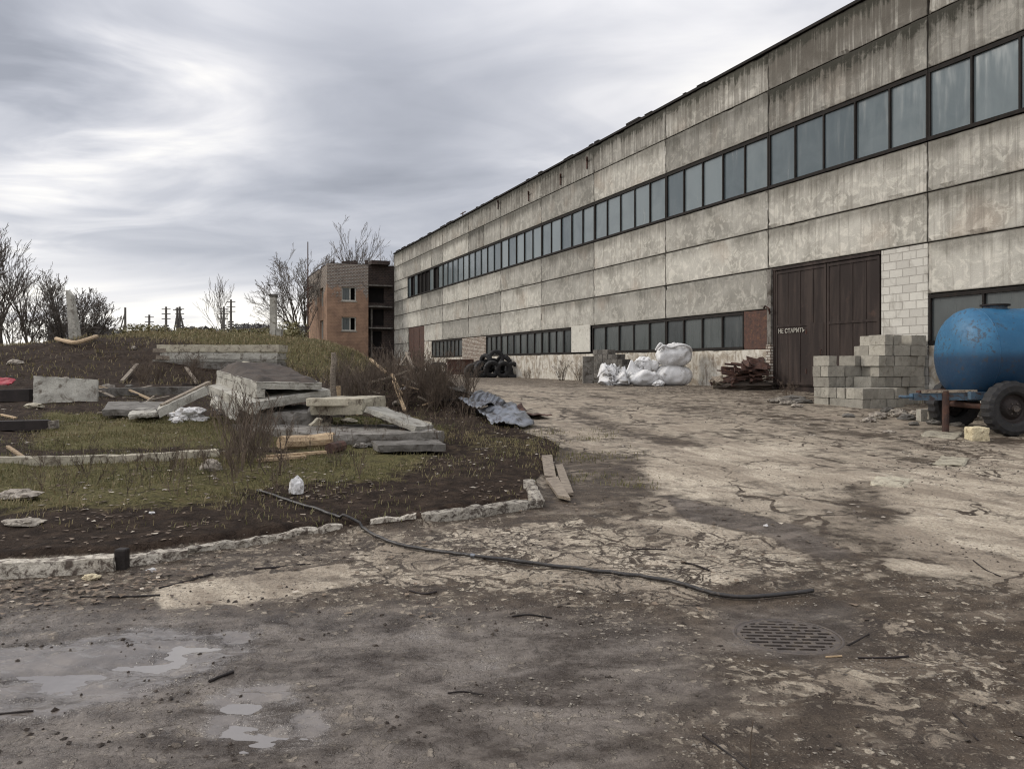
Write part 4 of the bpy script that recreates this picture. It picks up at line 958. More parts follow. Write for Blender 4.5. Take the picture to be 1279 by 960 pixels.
# three planks at the lawn corner
for q, lab, dz in ((((677, 573), (690, 572), (695, 600), (681, 599)), 'uppermost plank by the lawn corner', .02), (((694, 584), (703, 583), (717, 620), (706, 620)), 'right plank of the three by the lawn corner', .012), (((682, 603), (697, 601), (713, 629), (697, 625)), 'lowest plank, nearest the camera, by the lawn corner', .03)):
    mb = MB(); mb.quadbox([on(*k, dz+.035) for k in (q[3], q[2], q[1], q[0])], .035, 4, 10, rough=.004, seed=int(dz*1000)); o = mb.build('plank', M['wood'], origin=on(*q[0]), label=lab, cat='plank', group='planks by the lawn corner')
sticks = [([(100, 746), (150, 746), (200, 744)], .012, 'thin straight black stick lying left of the pale concrete patch'),
 ([(199, 735), (232, 727), (266, 717)], .012, 'black stick touching the left corner of the pale concrete patch'),
 ([(318, 711), (345, 709), (382, 705)], .012, 'dark twig at the upper edge of the pale concrete patch'),
 ([(262, 852), (276, 846), (292, 840)], .014, 'short thick dark twig between the two puddles'),
 ([(0, 892), (20, 890), (42, 888)], .008, 'thin twig by the left end of the long puddle'),
 ([(852, 703), (868, 706), (886, 713)], .014, 'dark twig lying just above the hose near the drain'),
 ([(795, 686), (815, 686), (832, 687)], .012, 'dark twig on the stony concrete above the hose middle'),
 ([(1030, 815), (1060, 806), (1086, 792)], .009, 'twig slanting up right of the drain grate'),
 ([(1032, 821), (1052, 820)], .011, 'pale short twig just below the drain grate'),
 ([(1072, 822), (1108, 822), (1135, 820)], .009, 'long thin twig right of the drain grate'),
 ([(878, 918), (905, 938), (935, 962)], .008, 'dark bent twig at the bottom edge of the photo'),
 ([(1190, 890), (1205, 905), (1222, 925)], .006, 'thin twig in the lower right mud'),
 ([(560, 866), (580, 864), (604, 868)], .008, 'twig in the wet mud below the hose'),
 ([(1216, 700), (1232, 712), (1250, 720)], .009, 'curved twig on the smooth slab at the right'),
 ([(512, 738), (530, 742), (546, 739)], .010, 'crooked twig just below the hose'),
 ([(640, 770), (662, 768), (690, 772)], .008, 'faint twig in the middle of the muddy yard')]
for pth, r, lab in sticks: log_px(pth, r*.6, 'twig', 'wood_dark' if 'pale' not in lab[:5] else 'wood_pale', lab, 'twig', n=6, wob=.5, group='twigs lying in the yard')
# upright stalk at the bottom
a = on(938, 958); mb = MB(); mb.tube([a, a+Vector((.002, .01, .09)), a+Vector((.01, .0, .19))], [.004, .003, .002], 5); mb.build('stalk', M['weed'], origin=a, label='thin dark stalk standing upright at the bottom edge', cat='stalk')
def lump(px, py, sx, sy, sz, name, mat, lab, cat, seed=0, group=None, dz=0, crumple=.35, sub=3):
    c_ = on(px, py); bm_ = bmesh.new(); bmesh.ops.create_icosphere(bm_, subdivisions=sub, radius=1)
    mb = MB()
    for v in bm_.verts:
        q = v.co.copy(); q *= 1+crumple*(mn.noise(q*1.7+Vector((seed*3.1, 0, 0)))+.6*mn.noise(q*4.1+Vector((0, seed*2.3, 0))))
        mb.v.append(c_+Vector((q.x*sx, q.y*sy, max(q.z, -.4)*sz+sz*.4+dz)))
    mb.f = [tuple(v.index for v in f.verts) for f in bm_.faces]; bm_.free()
    return mb.build(name, M[mat], origin=c_, smooth=False, label=lab, cat=cat, group=group)
lump(370, 616, .09, .07, .13, 'plastic_bag', 'rag', 'white crumpled plastic bag on the soil above the hose', 'bag', 1)
lump(236, 525, .36, .2, .17, 'rag_heap', 'rag', 'white rags lying below the propped slab', 'rags', 2, crumple=.6, sub=4)
lump(278, 512, .18, .12, .12, 'rag_heap', 'rag', 'small pale crumpled rag deeper under the slab heap', 'rags', 3, crumple=.6)
lump(222, 528, .10, .1, .05, 'plastic_scrap', 'rag', 'flat white plastic scrap left of the white rags', 'scrap', 4)
lump(264, 587, .14, .1, .10, 'stone', 'rubble', 'pale stone in the grass at the right end of the cream post', 'stone', 5)
lump(22, 622, .22, .14, .07, 'stone', 'rubble', 'flat pale stone in the lawn near the left edge', 'stone', 6)
lump(30, 655, .20, .1, .04, 'stone', 'rubble', 'low pale broken stone in the soil near the left edge, below the flat one', 'stone', 7)
lump(190, 641, .03, .02, .015, 'plastic_scrap', 'rag', 'tiny white scrap on the dark soil above the kerb', 'scrap', 8)
lump(115, 723, .06, .04, .03, 'stone', 'yellow', 'yellowish stone among the dead leaves below the kerb', 'stone', 9)
lump(190, 714, .035, .03, .02, 'plastic_scrap', 'rag', 'small white scrap just below the crumbling kerb', 'scrap', 10)
lump(20, 455, .3, .2, .12, 'stone', 'rubble', 'pale stone on the dark bank at the far left', 'stone', 11)
lump(135, 484, .25, .15, .08, 'stone', 'rubble', 'small stone at the foot of the bank beside the upright panel', 'stone', 12)
lump(168, 436, .12, .1, .1, 'stone', 'rubble', 'pale pebble on the bank left of the beam stack', 'stone', 13)
lump(1110, 540, .12, .1, .03, 'plate', 'rubble', 'flat pale concrete shard in front of the block pile', 'shard', 14)
lump(957, 657, .022, .02, .015, 'plastic_scrap', 'rag', 'tiny white scrap in the dark muddy dip', 'scrap', 15)

random.seed(31)
for k in range(30):
    px, py = random.uniform(110, 270), random.uniform(484, 520)
    if k > 16: px, py = random.uniform(400, 560), random.uniform(486, 530)
    dx_, dy_ = random.uniform(8, 26)*random.choice((-1, 1)), random.uniform(-5, 5); z_ = random.uniform(0, .12)
    bar_px((px, py), (px+dx_, py+dy_), random.uniform(.03, .10), random.uniform(.02, .04), 'lath', random.choice(('wood', 'wood', 'wood_pale', 'wood_dark')), 'broken lath lying left of the slab heap' if k <= 16 else 'broken lath lying behind the right end of the slab heap', 'lath', z_, z_+random.uniform(-.02, .15), group='laths left of the slab heap' if k <= 16 else 'laths right of the slab heap')
for k in range(26):
    px, py = random.uniform(-5, 290), random.uniform(470, 525)
    if k > 13: px, py = random.uniform(400, 580), random.uniform(505, 560)
    s_ = random.uniform(.05, .16); lump(px, py, s_*1.4, s_, s_*.6, 'rubble_piece', random.choice(('rubble', 'conc_dark', 'conc_pale')), 'small rubble piece at the foot of the bank on the left' if k <= 13 else 'small rubble piece around the right end of the slab heap', 'rubble', 200+k, group='rubble at the foot of the bank' if k <= 13 else 'rubble around the slab heap')
# crumpled sheets and brush heap behind
def sheet(quad, lab, seed, amp=.06, mat='galv', nx=40, ny=16, corr=.03, name='metal_sheet'):
    a, b_, c_, d_ = [Vector(q) for q in quad]; mb = MB(); nrm = (b_-a).cross(d_-a).normalized()
    for s_ in (0, 1):
        for i in range(nx+1):
            for j in range(ny+1):
                u_, v_ = i/nx, j/ny; p = (a*(1-u_)+b_*u_)*(1-v_)+(d_*(1-u_)+c_*u_)*v_
                p = p+nrm*(math.sin(u_*nx*1.05)*corr*.5+mn.noise(p*1.5+Vector((seed, 0, 0)))*amp*2.2+abs(mn.noise(p*3.3))*amp - s_*.006); mb.v.append(p)
    m_ = (nx+1)*(ny+1); k = ny+1
    for i in range(nx):
        for j in range(ny):
            q = (i*k+j, (i+1)*k+j, (i+1)*k+j+1, i*k+j+1); mb.f.append(q); mb.f.append(tuple(m_+z for z in q[::-1]))
    for i in range(nx): mb.f += [(i*k, i*k+m_, (i+1)*k+m_, (i+1)*k), (i*k+ny, (i+1)*k+ny, (i+1)*k+ny+m_, i*k+ny+m_)]
    for j in range(ny): mb.f += [(j, j+1, j+1+m_, j+m_), (nx*k+j, nx*k+j+m_, nx*k+j+1+m_, nx*k+j+1)]
    return mb.build(name, M[mat], origin=a, smooth=True, label=lab, cat='sheet')
sheet([on(596, 523, .16), on(632, 536, .06), on(668, 533, .05), on(640, 514, .22)], 'bluish crumpled metal sheet, nearest the camera', 1)
sheet([on(572, 517, .25), on(606, 522, .2), on(645, 513, .12), on(600, 508, .34)], 'crumpled metal sheet lying behind and left of the nearest one', 2, amp=.09)
sheet([on(618, 519, .1), on(655, 524, .03), on(690, 523, .02), on(650, 511, .05)], 'dark twisted sheet at the right end of the sheet heap', 3, amp=.07, mat='rust')
sheet([on(560, 503, .3), on(585, 507, .3), on(610, 507, .05), on(578, 497, .3)], 'dark sheet draped on the earth heap behind the metal sheets', 4, amp=.05, mat='conc_dark')
for k, (a, b_, z0, z1, lab, mt) in enumerate((((463, 478), (483, 486), .55, .35, 'white lath sticking out of the brush heap, upper left', 'wood_pale'), ((486, 490), (520, 484), .3, .4, 'grey lath lying across the brush heap', 'wood'), ((490, 488), (502, 500), .35, .1, 'short lath in the middle of the brush heap', 'wood_pale'), ((492, 494), (506, 515), .3, .02, 'pale lath pointing down in front of the brush heap', 'wood_pale'), ((508, 474), (520, 486), .6, .3, 'dark broken board behind the white lath', 'wood'), ((500, 480), (512, 474), .4, .6, 'broken board on top of the brush heap', 'wood'), ((465, 492), (490, 489), .25, .3, 'thin grey lath low on the left of the brush heap', 'wood'), ((496, 497), (508, 496), .15, .18, 'flat pale piece at the foot of the brush heap', 'rag'))):
    bar_px(a, b_, .07, .05, 'broken_board', mt, lab, 'board', z0, z1, group='broken boards in the brush heap')
a = P(418, 492, 17.5); mb = MB(); mb.tube([a+Vector((0, 0, -.2)), P(416, 470, 17.5), P(418, 452, 17.5), P(417, 440, 17.5)], [.075, .065, .07, .05], 8)
mb.build('post', M['wood'], origin=a, label='grey weathered post standing behind the right end of the slab heap', cat='post')
a = P(424, 492, 16.0); mb = MB(); mb.tube([a+Vector((0, 0, -.1)), P(423, 482, 16)], [.035, .05], 7); mb.build('post', M['wood_pale'], origin=a, label='low thin post with pale top just right of the weathered post', cat='post')
# leaning concrete post and chimney pillar on the bank
a = P(96, 424, 38); t0 = P(88, 362, 38); mb = MB(); mb.add([a+Vector((-.22, -.2, -.6)), a+Vector((.24, -.2, -.6)), a+Vector((.24, .25, -.6)), a+Vector((-.22, .25, -.6)), t0+Vector((-.14, -.15, 0)), t0+Vector((.12, -.15, -.25)), t0+Vector((.12, .2, -.25)), t0+Vector((-.14, .2, 0))], [(3, 2, 1, 0), (4, 5, 6, 7), (0, 1, 5, 4), (1, 2, 6, 5), (2, 3, 7, 6), (3, 0, 4, 7)])
o = mb.build('concrete_post', M['conc'], origin=a, label='leaning pale concrete post standing in front of the bare bush-like tree', cat='post'); bevel(o, .02)
a = P(342, 424, 46); mb = MB(); mb.box(a+Vector((-.17, -.17, -1)), P(345.5, 371, 46)+Vector((0, .17, 0))); ch = mb.build('concrete_pillar', M['conc'], origin=a, label='square pale pillar with dark cap behind the bank', cat='pillar')
mb = MB(); mb.box(a+Vector((-.2, -.2, 2.46)), a+Vector((.2, .2, 2.62))); mb.build('cap', M['conc_dark'], ch)
mb = MB(); mb.box(a+Vector((.2, -.2, -1)), a+Vector((.5, .2, .62))); mb.build('low_block', M['conc'], ch)

# ------------------------------------------------------------------ things along the warehouse wall
# cinder blocks: stepped pile
bw, bd, bh_ = .262, .524, .258
Cb = G(1077, 511); Cz = base_h(np.array([Cb.x]), np.array([Cb.y]))[0]
proto = {}
def mk_block(L, W_, H, mat, sd_, name='concrete_block'):
    mb = MB(); mb.quadbox([Vector((0, 0, H)), Vector((L, 0, H)), Vector((L, W_, H)), Vector((0, W_, H))], H, 7, 4, rough=.006, seed=sd_)
    me_o = mb.build(name, M[mat]); me_o.hide_render = False; return me_o
bprotos = [mk_block(bd-.012, bw-.012, bh_-.006, 'block', 60+k) for k in range(4)]
used_p = [False]*4
def put_block(loc, rz, lab, k, protos, used, group, cat='block'):
    o = protos[k]
    if used[k]: o = protos[k].copy(); col.objects.link(o)
    used[k] = True; o.location = loc; o.rotation_euler = (random.uniform(-.01, .01), random.uniform(-.01, .01), rz+random.gauss(0, .035)); tag(o, lab, cat, group); return o
rd = math.atan2(WD.y, WD.x); rn = math.atan2(WN.y, WN.x)
def ztop_y(x):
    for lo, hi, y in ((0, 1036, 438), (1036, 1060, 449), (1060, 1074, 437), (1074, 1087, 431), (1087, 1109, 420), (1109, 1116, 430), (1116, 2000, 420)):
        if lo <= x < hi: return y
NA, NB = 3, 10
Hm = np.zeros((NA, NB), int)
for a_ in range(NA):
    for b__ in range(NB):
        p = Vector((Cb.x, Cb.y, 0))+WD*(bd*(a_+.5))+WN*(bw*(b__+.5)); px = CX+F*p.x/p.y
        hh = EYE+(HY-ztop_y(px))/F*p.y-Cz; Hm[a_, b__] = int(round(hh/bh_))
Hm[:] = [[2, 2, 2, 2, 2, 0, 0, 0, 0, 0], [2, 2, 2, 3, 5, 7, 7, 6, 7, 7], [5, 4, 4, 5, 5, 6, 7, 7, 7, 7]]
names_row = ['front', 'middle', 'back', 'rear']
cnt = {}
for lv in range(8):
    for a_ in range(NA):
        b__ = 0
        while b__ < NB:
            if Hm[a_, b__] <= lv: b__ += 1; continue
            pair = (lv % 2 == 1) and b__+1 < NB and Hm[a_, b__+1] > lv and b__ % 2 == 0
            o0 = Vector((Cb.x, Cb.y, Cz))+WD*(bd*a_)+WN*(bw*b__)+Vector((0, 0, bh_*lv-.03))
            jit = WN*random.uniform(-.012, .012)*(1+lv*.4)+WD*random.uniform(-.03, .03)
            def lab_():
                cnt[(lv, a_)] = cnt.get((lv, a_), 0)+1
                return f'grey block, {ORD[lv]} course, {ORD[cnt[(lv, a_)]-1]} from left, {names_row[a_]} row of stepped pile'
            if pair:
                for q in (0, 1): put_block(o0+WD*(bw*(q+1))+jit, rn, lab_(), random.randrange(4), bprotos, used_p, 'grey blocks in the stepped pile by the gate') if False else put_block(o0+WD*(bw*q)+jit, rn, lab_(), random.randrange(4), bprotos, used_p, 'grey blocks in the stepped pile by the gate')
                b__ += 2
            else:
                put_block(o0+WN*(bw)+jit, rd, lab_(), random.randrange(4), bprotos, used_p, 'grey blocks in the stepped pile by the gate'); b__ += 1
for k in range(4):
    if not used_p[k]: bpy.data.objects.remove(bprotos[k])
# loose blocks right, behind the trailer
bp2 = [mk_block(.5, .25, .25, 'block', 80)]; up2 = [False]
for (px, Y, rz, lab) in ((1185, 16.6, .1, 'loose block on the ground under the tank, nearest the pile'), (1208, 16.5, .05, 'loose block under the middle of the tank'), (1168, 16.9, .0, 'loose block at the right foot of the stepped pile')):
    p = Vector(((px-CX)/F*Y, Y, 0)); p.z = gh(p.x, p.y)-.01; put_block(p, rz, lab, 0, bp2, up2, 'loose blocks beneath the blue tank')
a = on(1160, 526); mb = MB(); mb.box(a+Vector((-.15, 0, -.02)), a+Vector((.15, .2, .03))); mb.box(a+Vector((-.15, 0, .19)), a+Vector((.15, .2, .24))); mb.box(a+Vector((-.15, 0, .03)), a+Vector((-.02, .2, .19))); mb.box(a+Vector((.10, 0, .03)), a+Vector((.15, .2, .19)))
o = mb.build('hollow_block', M['block'], origin=a, label='small hollow block standing in front of the jack leg', cat='block')
# distant block stack by the low windows
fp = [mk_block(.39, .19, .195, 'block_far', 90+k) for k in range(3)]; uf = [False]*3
S0 = WW(8.9, 1.9, 0); S0 = P(788, 474, 1); Ys = 31.5; S0 = Vector(((788-CX)/F*Ys, Ys, 0)); S0.z = gh(S0.x, S0.y)-.02
tops = [5, 6, 6, 7, 7, 7]
for c_ in range(6):
    for lv in range(tops[c_]):
        for q in (0, 1):
            p = S0+WD*(.40*c_)+WN*(-.2+.2*q+random.uniform(-.02, .02))+Vector((0, 0, .2*lv))
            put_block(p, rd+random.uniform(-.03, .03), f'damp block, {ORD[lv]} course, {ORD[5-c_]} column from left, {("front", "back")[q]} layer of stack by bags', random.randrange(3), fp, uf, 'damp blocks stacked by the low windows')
p = Vector(((736-CX)/F*32.6, 32.6, 0)); p.z = gh(p.x, p.y)
mb = MB(); mb.box(p+Vector((-.25, -.1, -.1)), p+Vector((.2, .15, 1.1))); o = mb.build('concrete_block_post', M['conc_dark'], origin=p, label='dark upright slab standing at the left end of the damp block stack', cat='slab'); bevel(o, .02)

# white big bags
def bag(px, py, Y, wx, wz, lab, seed, dep=.9, sag=.5, base=None, folds=.05, name='bulk_bag', cat='bag', group='white bulk bags by the wall', pw=3.2):
    cx = (px-CX)/F*Y; z0 = gh(cx, Y)-.02 if base is None else base
    nu, nv = 56, 30; mb = MB(); c_ = Vector((cx, Y, z0))
    for j in range(nv+1):
        ph = math.pi*(j/nv)-math.pi/2; cz = math.copysign(abs(math.sin(ph))**(2/pw*1.2), math.sin(ph)); cr = abs(math.cos(ph))**(2/pw)
        for i in range(nu):
            th = 2*math.pi*i/nu; x = math.copysign(abs(math.cos(th))**(2/2.6), math.cos(th)); y = math.copysign(abs(math.sin(th))**(2/2.6), math.sin(th))
            h = (cz+1)/2
            bul = 1+.10*math.sin(math.pi*h)-sag*.18*h
            q = Vector((x*cr*wx/2*bul, y*cr*dep/2*bul, h*wz))
            fo = mn.noise(Vector((math.cos(th)*2.2, math.sin(th)*2.2, h*1.2+seed*5.1)))*folds*1.2+abs(mn.noise(Vector((math.cos(th)*6, math.sin(th)*6, h*2.5+seed*3.7))))*folds*-1.1 + mn.noise(Vector((math.cos(th)*13, math.sin(th)*13, h*5+seed)))*folds*.35
            d_ = Vector((x, y, 0)); d_ = d_.normalized() if d_.length > 0 else d_
            q += d_*fo*(.4+cr); q.z += (mn.noise(Vector((q.x*2.5, q.y*2.5, seed*2.2)))*folds*1.8+abs(mn.noise(Vector((q.x*6, q.y*6, seed))))*folds*1.1)*h
            mb.v.append(c_+q)
    mb.f = [(j*nu+i, j*nu+(i+1) % nu, (j+1)*nu+(i+1) % nu, (j+1)*nu+i) for j in range(nv) for i in range(nu)]
    return mb.build(name, M['bag'], origin=c_, smooth=True, label=lab, cat=cat, group=group)
Yg = 29.0; kz = Yg/F
b1 = bag(842, 480, Yg, 44*kz, 25.5*kz, 'lower bag of the two stacked white bulk bags', 1)
zb = gh(b1.location.x, b1.location.y)+23.5*kz
b2 = bag(842, 456, Yg-.02, 43*kz, 27.5*kz, 'upper bag of the two stacked white bulk bags', 2, base=zb, folds=.07)
for par, zz in ((b2, 22*kz), ):
    mb = MB(); c_ = Vector(b2.location)+Vector((0, 0, zz))
    mb.tube(catmull([c_+Vector((-.62, -.35, -.05)), c_+Vector((-.45, -.42, .1)), c_+Vector((-.2, -.40, .04)), c_+Vector((.2, -.42, .13)), c_+Vector((.5, -.36, .05)), c_+Vector((.6, -.2, -.1))], 6), .045, 6)
    mb.build('loop_handle', M['bag'], b2, smooth=True)
    mb = MB(); mb.tube(catmull([c_+Vector((-.68, -.2, -.05)), c_+Vector((-.60, -.3, .12)), c_+Vector((-.5, -.25, .18)), c_+Vector((-.42, -.3, .0))], 6), .05, 6); mb.build('loop_handle', M['bag'], b2, smooth=True)
bag(806, 482, Yg-.3, 38*kz, 19*kz, 'low flattened white bag left of the two stacked ones', 3, folds=.08, sag=.2)
b4 = bag(808, 466, Yg+.2, 30*kz, 17*kz, 'soft white bag resting on the low flattened bag', 4, base=gh(b1.location.x, b1.location.y)+17*kz, folds=.10, dep=.7, sag=1.2)
mb = MB(); c_ = Vector(b4.location); mb.tube(catmull([c_+Vector((-.46, -.1, -.1)), c_+Vector((-.5, -.15, .25)), c_+Vector((-.35, -.2, .42)), c_+Vector((-.1, -.3, .38))], 6), .03, 6); mb.build('loop_handle', M['bag'], b4, smooth=True)
bag(772, 485, Yg-.2, 42*kz, 19*kz, 'collapsed wrinkled white bag, leftmost of the bags', 5, folds=.36, sag=.3, dep=.8)
bag(823, 486, Yg-.9, 13*kz, 7*kz, 'small white bundle on the ground in front of the bags', 6, folds=.06, dep=.3)

# scrap heap by the gate
random.seed(11)
for k in range(58):
    px = random.triangular(890, 964, 935); Y = 25.6+random.uniform(-.5, .35); x = (px-CX)/F*Y; z = gh(x, Y)
    top = .12+.85*max(0, 1-abs(px-940)/58)
    zz = z+random.uniform(.03, max(.1, top)); an = random.uniform(-.5, .5)+(0 if random.random() < .7 else 1.3); L = random.uniform(.35, 1.1)*(1 if px > 900 else .6)
    d = Vector((math.cos(an), math.sin(an)*.5, random.uniform(-.25, .25)))*L/2; c_ = Vector((x, Y, zz)); mb = MB()
    if k % 3 == 0: mb.tube([c_-d, c_+d*.1+Vector((0, 0, .03)), c_+d], random.uniform(.03, .06), 7)
    elif k % 3 == 1: mb.bar(c_-d, c_+d, random.uniform(.08, .18), random.uniform(.03, .07), (random.uniform(-.5, .5), 0, 1))
    else: mb.quadbox([c_-d+Vector((0, -.1, 0)), c_+d+Vector((0, -.1, 0)), c_+d+Vector((.05, .15, .18)), c_-d+Vector((.05, .15, .2))], .03, 6, 4, rough=.03, seed=k)
    mb.build('scrap_iron', M['rust'] if px > 905 else M['wood'], origin=c_, label='rusty piece of scrap in the heap left of the large gate' if px > 905 else 'grey piece of scrap at the left end of the heap by the gate', cat='scrap', group='rusty scrap heap beside the gate' if px > 905 else 'grey scrap at the left end of the heap')
lump(935, 486, .85, .4, .18, 'earth_heap', 'earth', 'dark earth under the rusty scrap heap', 'earth', 71)
for k, (px, py, s_) in enumerate(((975, 503, .2), (985, 505, .14), (992, 500, .2), (1003, 503, .16), (996, 508, .10))):
    lump(px, py, s_*1.5, s_, s_*.5, 'rubble_piece', ('rubble', 'rubble', 'conc_dark', 'conc_dark', 'rubble')[k], f'{ORD[k]} rubble piece from the list in front of the gate' if False else ('pale flat rubble piece in front of the gate, leftmost', 'small rubble piece second from the left in front of the gate', 'dark lump in the rubble in front of the gate', 'dark rightmost lump in the rubble in front of the gate', 'smallest rubble piece, nearest the camera, in front of the gate')[k], 'rubble', 80+k)

# tyres
def tyre_mesh(r=.5, wd=.26, rin=.27, n=36):
    prof = [(rin, -wd*.38), (rin+.04, -wd*.5), (r*.82, -wd*.54), (r*.97, -wd*.42), (r, -wd*.2), (r, wd*.2), (r*.97, wd*.42), (r*.82, wd*.54), (rin+.04, wd*.5), (rin, wd*.38), (rin+.03, 0)]
    mb = MB(); m_ = len(prof)
    for k in range(n):
        a = 2*math.pi*k/n; 
        for q, (rr, z) in enumerate(prof):
            rr2 = rr-(.018 if (k % 2 and 3 <= q <= 6) else 0); mb.v.append((rr2*math.cos(a), z, rr2*math.sin(a)))
    mb.f = [(k*m_+q, ((k+1) % n)*m_+q, ((k+1) % n)*m_+(q+1) % m_, k*m_+(q+1) % m_) for k in range(n) for q in range(m_)]
    return mb
ty = tyre_mesh().build('old_tyre', M['rubber'], smooth=False)
tyl = [(590, .32, 0, .9, 46.0, 'lying tyre at the far left of the tyre heap'), (602, .45, 0, .3, 45.5, 'upright tyre second from the left in the tyre heap'), (615, .5, 0, -.2, 45.2, 'upright tyre in the front middle of the tyre heap'), (629, .48, .0, .25, 45.4, 'upright tyre right of the front middle in the heap'), (641, .42, 0, .5, 45.7, 'leaning tyre right of centre in the tyre heap'), (651, .40, 0, -.5, 46.2, 'rightmost upright tyre of the tyre heap'), (608, .9, .2, .8, 46.2, 'tyre lying on the left shoulder of the heap'), (620, 1.12, .1, .2, 46.2, 'topmost upright tyre of the tyre heap'), (613, .85, 0, 1.2, 46.8, 'flat tyre beneath the topmost one'), (630, .85, .3, .6, 46.5, 'slanting tyre right below the topmost one'), (640, .72, .2, 1.2, 46.7, 'flat tyre on the right shoulder of the heap'), (596, .62, .1, 1.1, 46.8, 'flat tyre at the back left of the heap'), (544, .42, 0, .1, 58, 'left one of two upright tyres by the far wall'), (552, .42, 0, -.2, 57.5, 'right one of two upright tyres by the far wall')]
for k, (px, dz, rx, rz, Y, lab) in enumerate(tyl):
    o = ty if k == 0 else ty.copy()
    if k: col.objects.link(o)
    x = (px-CX)/F*Y; lay = rz >= 1.1
    o.location = (x, Y, gh(x, Y)+dz); o.rotation_euler = (R(70) if lay else rx+random.uniform(-.35, .35), 0, random.uniform(-.8, .8) if not lay else .3)
    tag(o, lab, 'tyre', 'old tyres by the warehouse wall')
for k in range(14):
    o = ty.copy(); col.objects.link(o); px = random.uniform(592, 650); Y = random.uniform(45.9, 47.6); x = (px-CX)/F*Y; top = max(.3, 1.15-abs(px-618)*.028)
    o.location = (x, Y, gh(x, Y)+random.uniform(.25, top)); o.rotation_euler = (random.uniform(-1, 1), random.uniform(-.4, .4), random.uniform(-1.2, 1.2)); tag(o, 'dark tyre packed among the others inside the tyre heap', 'tyre', 'tyres packed inside the heap')
p = P(577, 463, 53); p.z = gh(p.x, p.y); kb_ = empty('rusty_bin', p, .15, 'rusty open iron bin standing left of the tyre heap', 'bin')
mb = MB(); mb.box((-.95, -.5, .08), (.95, .5, 1.0)); mb.box((-1.0, -.55, 1.0), (1.0, .55, 1.08)); mb.build('box', M['rust'], kb_, local=True)
mb = MB(); mb.tube([(.9, 0, 1.0), (1.5, 0, 1.02), (1.75, 0, .8), (1.75, 0, .1)], .05, 6); mb.build('bent_pipe', M['rust'], kb_, local=True)
for sx in (-.8, .8):
    mb = MB(); mb.box((sx-.06, -.45, -.1), (sx+.06, .45, .08)); mb.build('foot', M['rust'], kb_, local=True)
lump(603, 462, .3, .2, .3, 'white_bundle', 'rag', 'white bundle between the rusty bin and the tyre heap', 'bundle', 91, dz=.75)
# ------------------------------------------------------------------ blue tank trailer
tz = gh(8.5, 13.9); tr = empty('tank_trailer', (9.08, 14.85, tz), R(3), 'blue water tank trailer with big black wheels parked by the block pile', 'trailer')
RT = .86; zc = 1.765-tz; X0 = -.98; X1 = 2.9
prof = [(X0, 0), (X0+.005, .22), (X0+.03, .42), (X0+.085, .60), (X0+.17, .74), (X0+.28, .825), (X0+.40, RT)]
mb = MB(); n = 72
xs_ = [q[0] for q in prof]+list(np.linspace(X0+.5, X1-.5, 14))+[X1+X0*0-(q[0]-X0) for q in prof[::-1]]
rs_ = [max(q[1], .001) for q in prof]+[RT]*14+[max(q[1], .001) for q in prof[::-1]]
for x, r in zip(xs_, rs_):
    for k in range(n):
        a = 2*math.pi*k/n; dent = 1+.006*mn.noise(Vector((x*2, math.cos(a)*2, math.sin(a)*2))); mb.v.append((x, r*math.cos(a)*dent, r*math.sin(a)*dent))
for i in range(len(xs_)-1):
    for k in range(n): mb.f.append((i*n+k, i*n+(k+1) % n, (i+1)*n+(k+1) % n, (i+1)*n+k))
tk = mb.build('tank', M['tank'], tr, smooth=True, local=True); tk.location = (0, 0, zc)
for xx in (X0+.42, .45, 1.9):
    mb = MB(); mb.v = []
    for dx_, rr in ((-.012, RT-.002), (-.006, RT+.007), (.006, RT+.007), (.012, RT-.002)):
        mb.v += [(xx+dx_, rr*math.cos(2*math.pi*k/n), rr*math.sin(2*math.pi*k/n)) for k in range(n)]
    mb.f = [(i*n+k, i*n+(k+1) % n, (i+1)*n+(k+1) % n, (i+1)*n+k) for i in range(3) for k in range(n)]
    mb.build('weld_seam', M['tank'], tk, smooth=True, local=True)
def ringcyl(mb, c_, r, z0, z1, n=28):
    v0 = len(mb.v); mb.v += [(c_[0]+r*math.cos(2*math.pi*k/n), c_[1]+r*math.sin(2*math.pi*k/n), z) for z in (z0, z1) for k in range(n)]
    mb.f += [(v0+k, v0+(k+1) % n, v0+n+(k+1) % n, v0+n+k) for k in range(n)]+[tuple(v0+n+k for k in range(n))]
mb = MB(); ringcyl(mb, (-.08, 0), .20, RT-.12, RT+.045); ha = mb.build('hatch', M['blue'], tk, local=True)
mb = MB(); ringcyl(mb, (-.08, 0), .25, RT+.046, RT+.075); mb.build('lid', M['wood_dark'], tk, local=True)
mb = MB()
for s_ in (-1, 1): mb.bar((-.9, s_*.5, zc-.74), (2.8, s_*.5, zc-.74), .09, .14)
fr = mb
fr.build('chassis', M['blue'], tr, local=True)
for xx in (-.5, .35, 1.9):
    mb = MB(); mb.box((xx-.06, -.62, zc-.80), (xx+.06, .62, zc-.60)); mb.build('saddle', M['blue'], tr, local=True)
for s_ in (-1, 1):
    mb = MB(); mb.bar((-.6, s_*.5, zc-.76), (-1.66, s_*.06, zc-.78), .075, .12); mb.build('drawbar', M['blue'], tr, local=True, label='blue grey drawbar beam')
mb = MB(); mb.bar((-.72, -.44, zc-.66), (-1.55, -.12, zc-.68), .11, .05); mb.build('step_board', M['wood'], tr, local=True)
mb = MB(); mb.bar((-.75, .42, zc-.66), (-1.5, .1, zc-.69), .08, .04); mb.build('step_board', M['rust'], tr, local=True)
mb = MB(); mb.tube([(-1.66, 0, zc-.78), (-1.80, 0, zc-.78), (-1.88, .05, zc-.78), (-1.84, .1, zc-.78)], .03, 8); mb.build('hitch', M['blue'], tr, local=True)
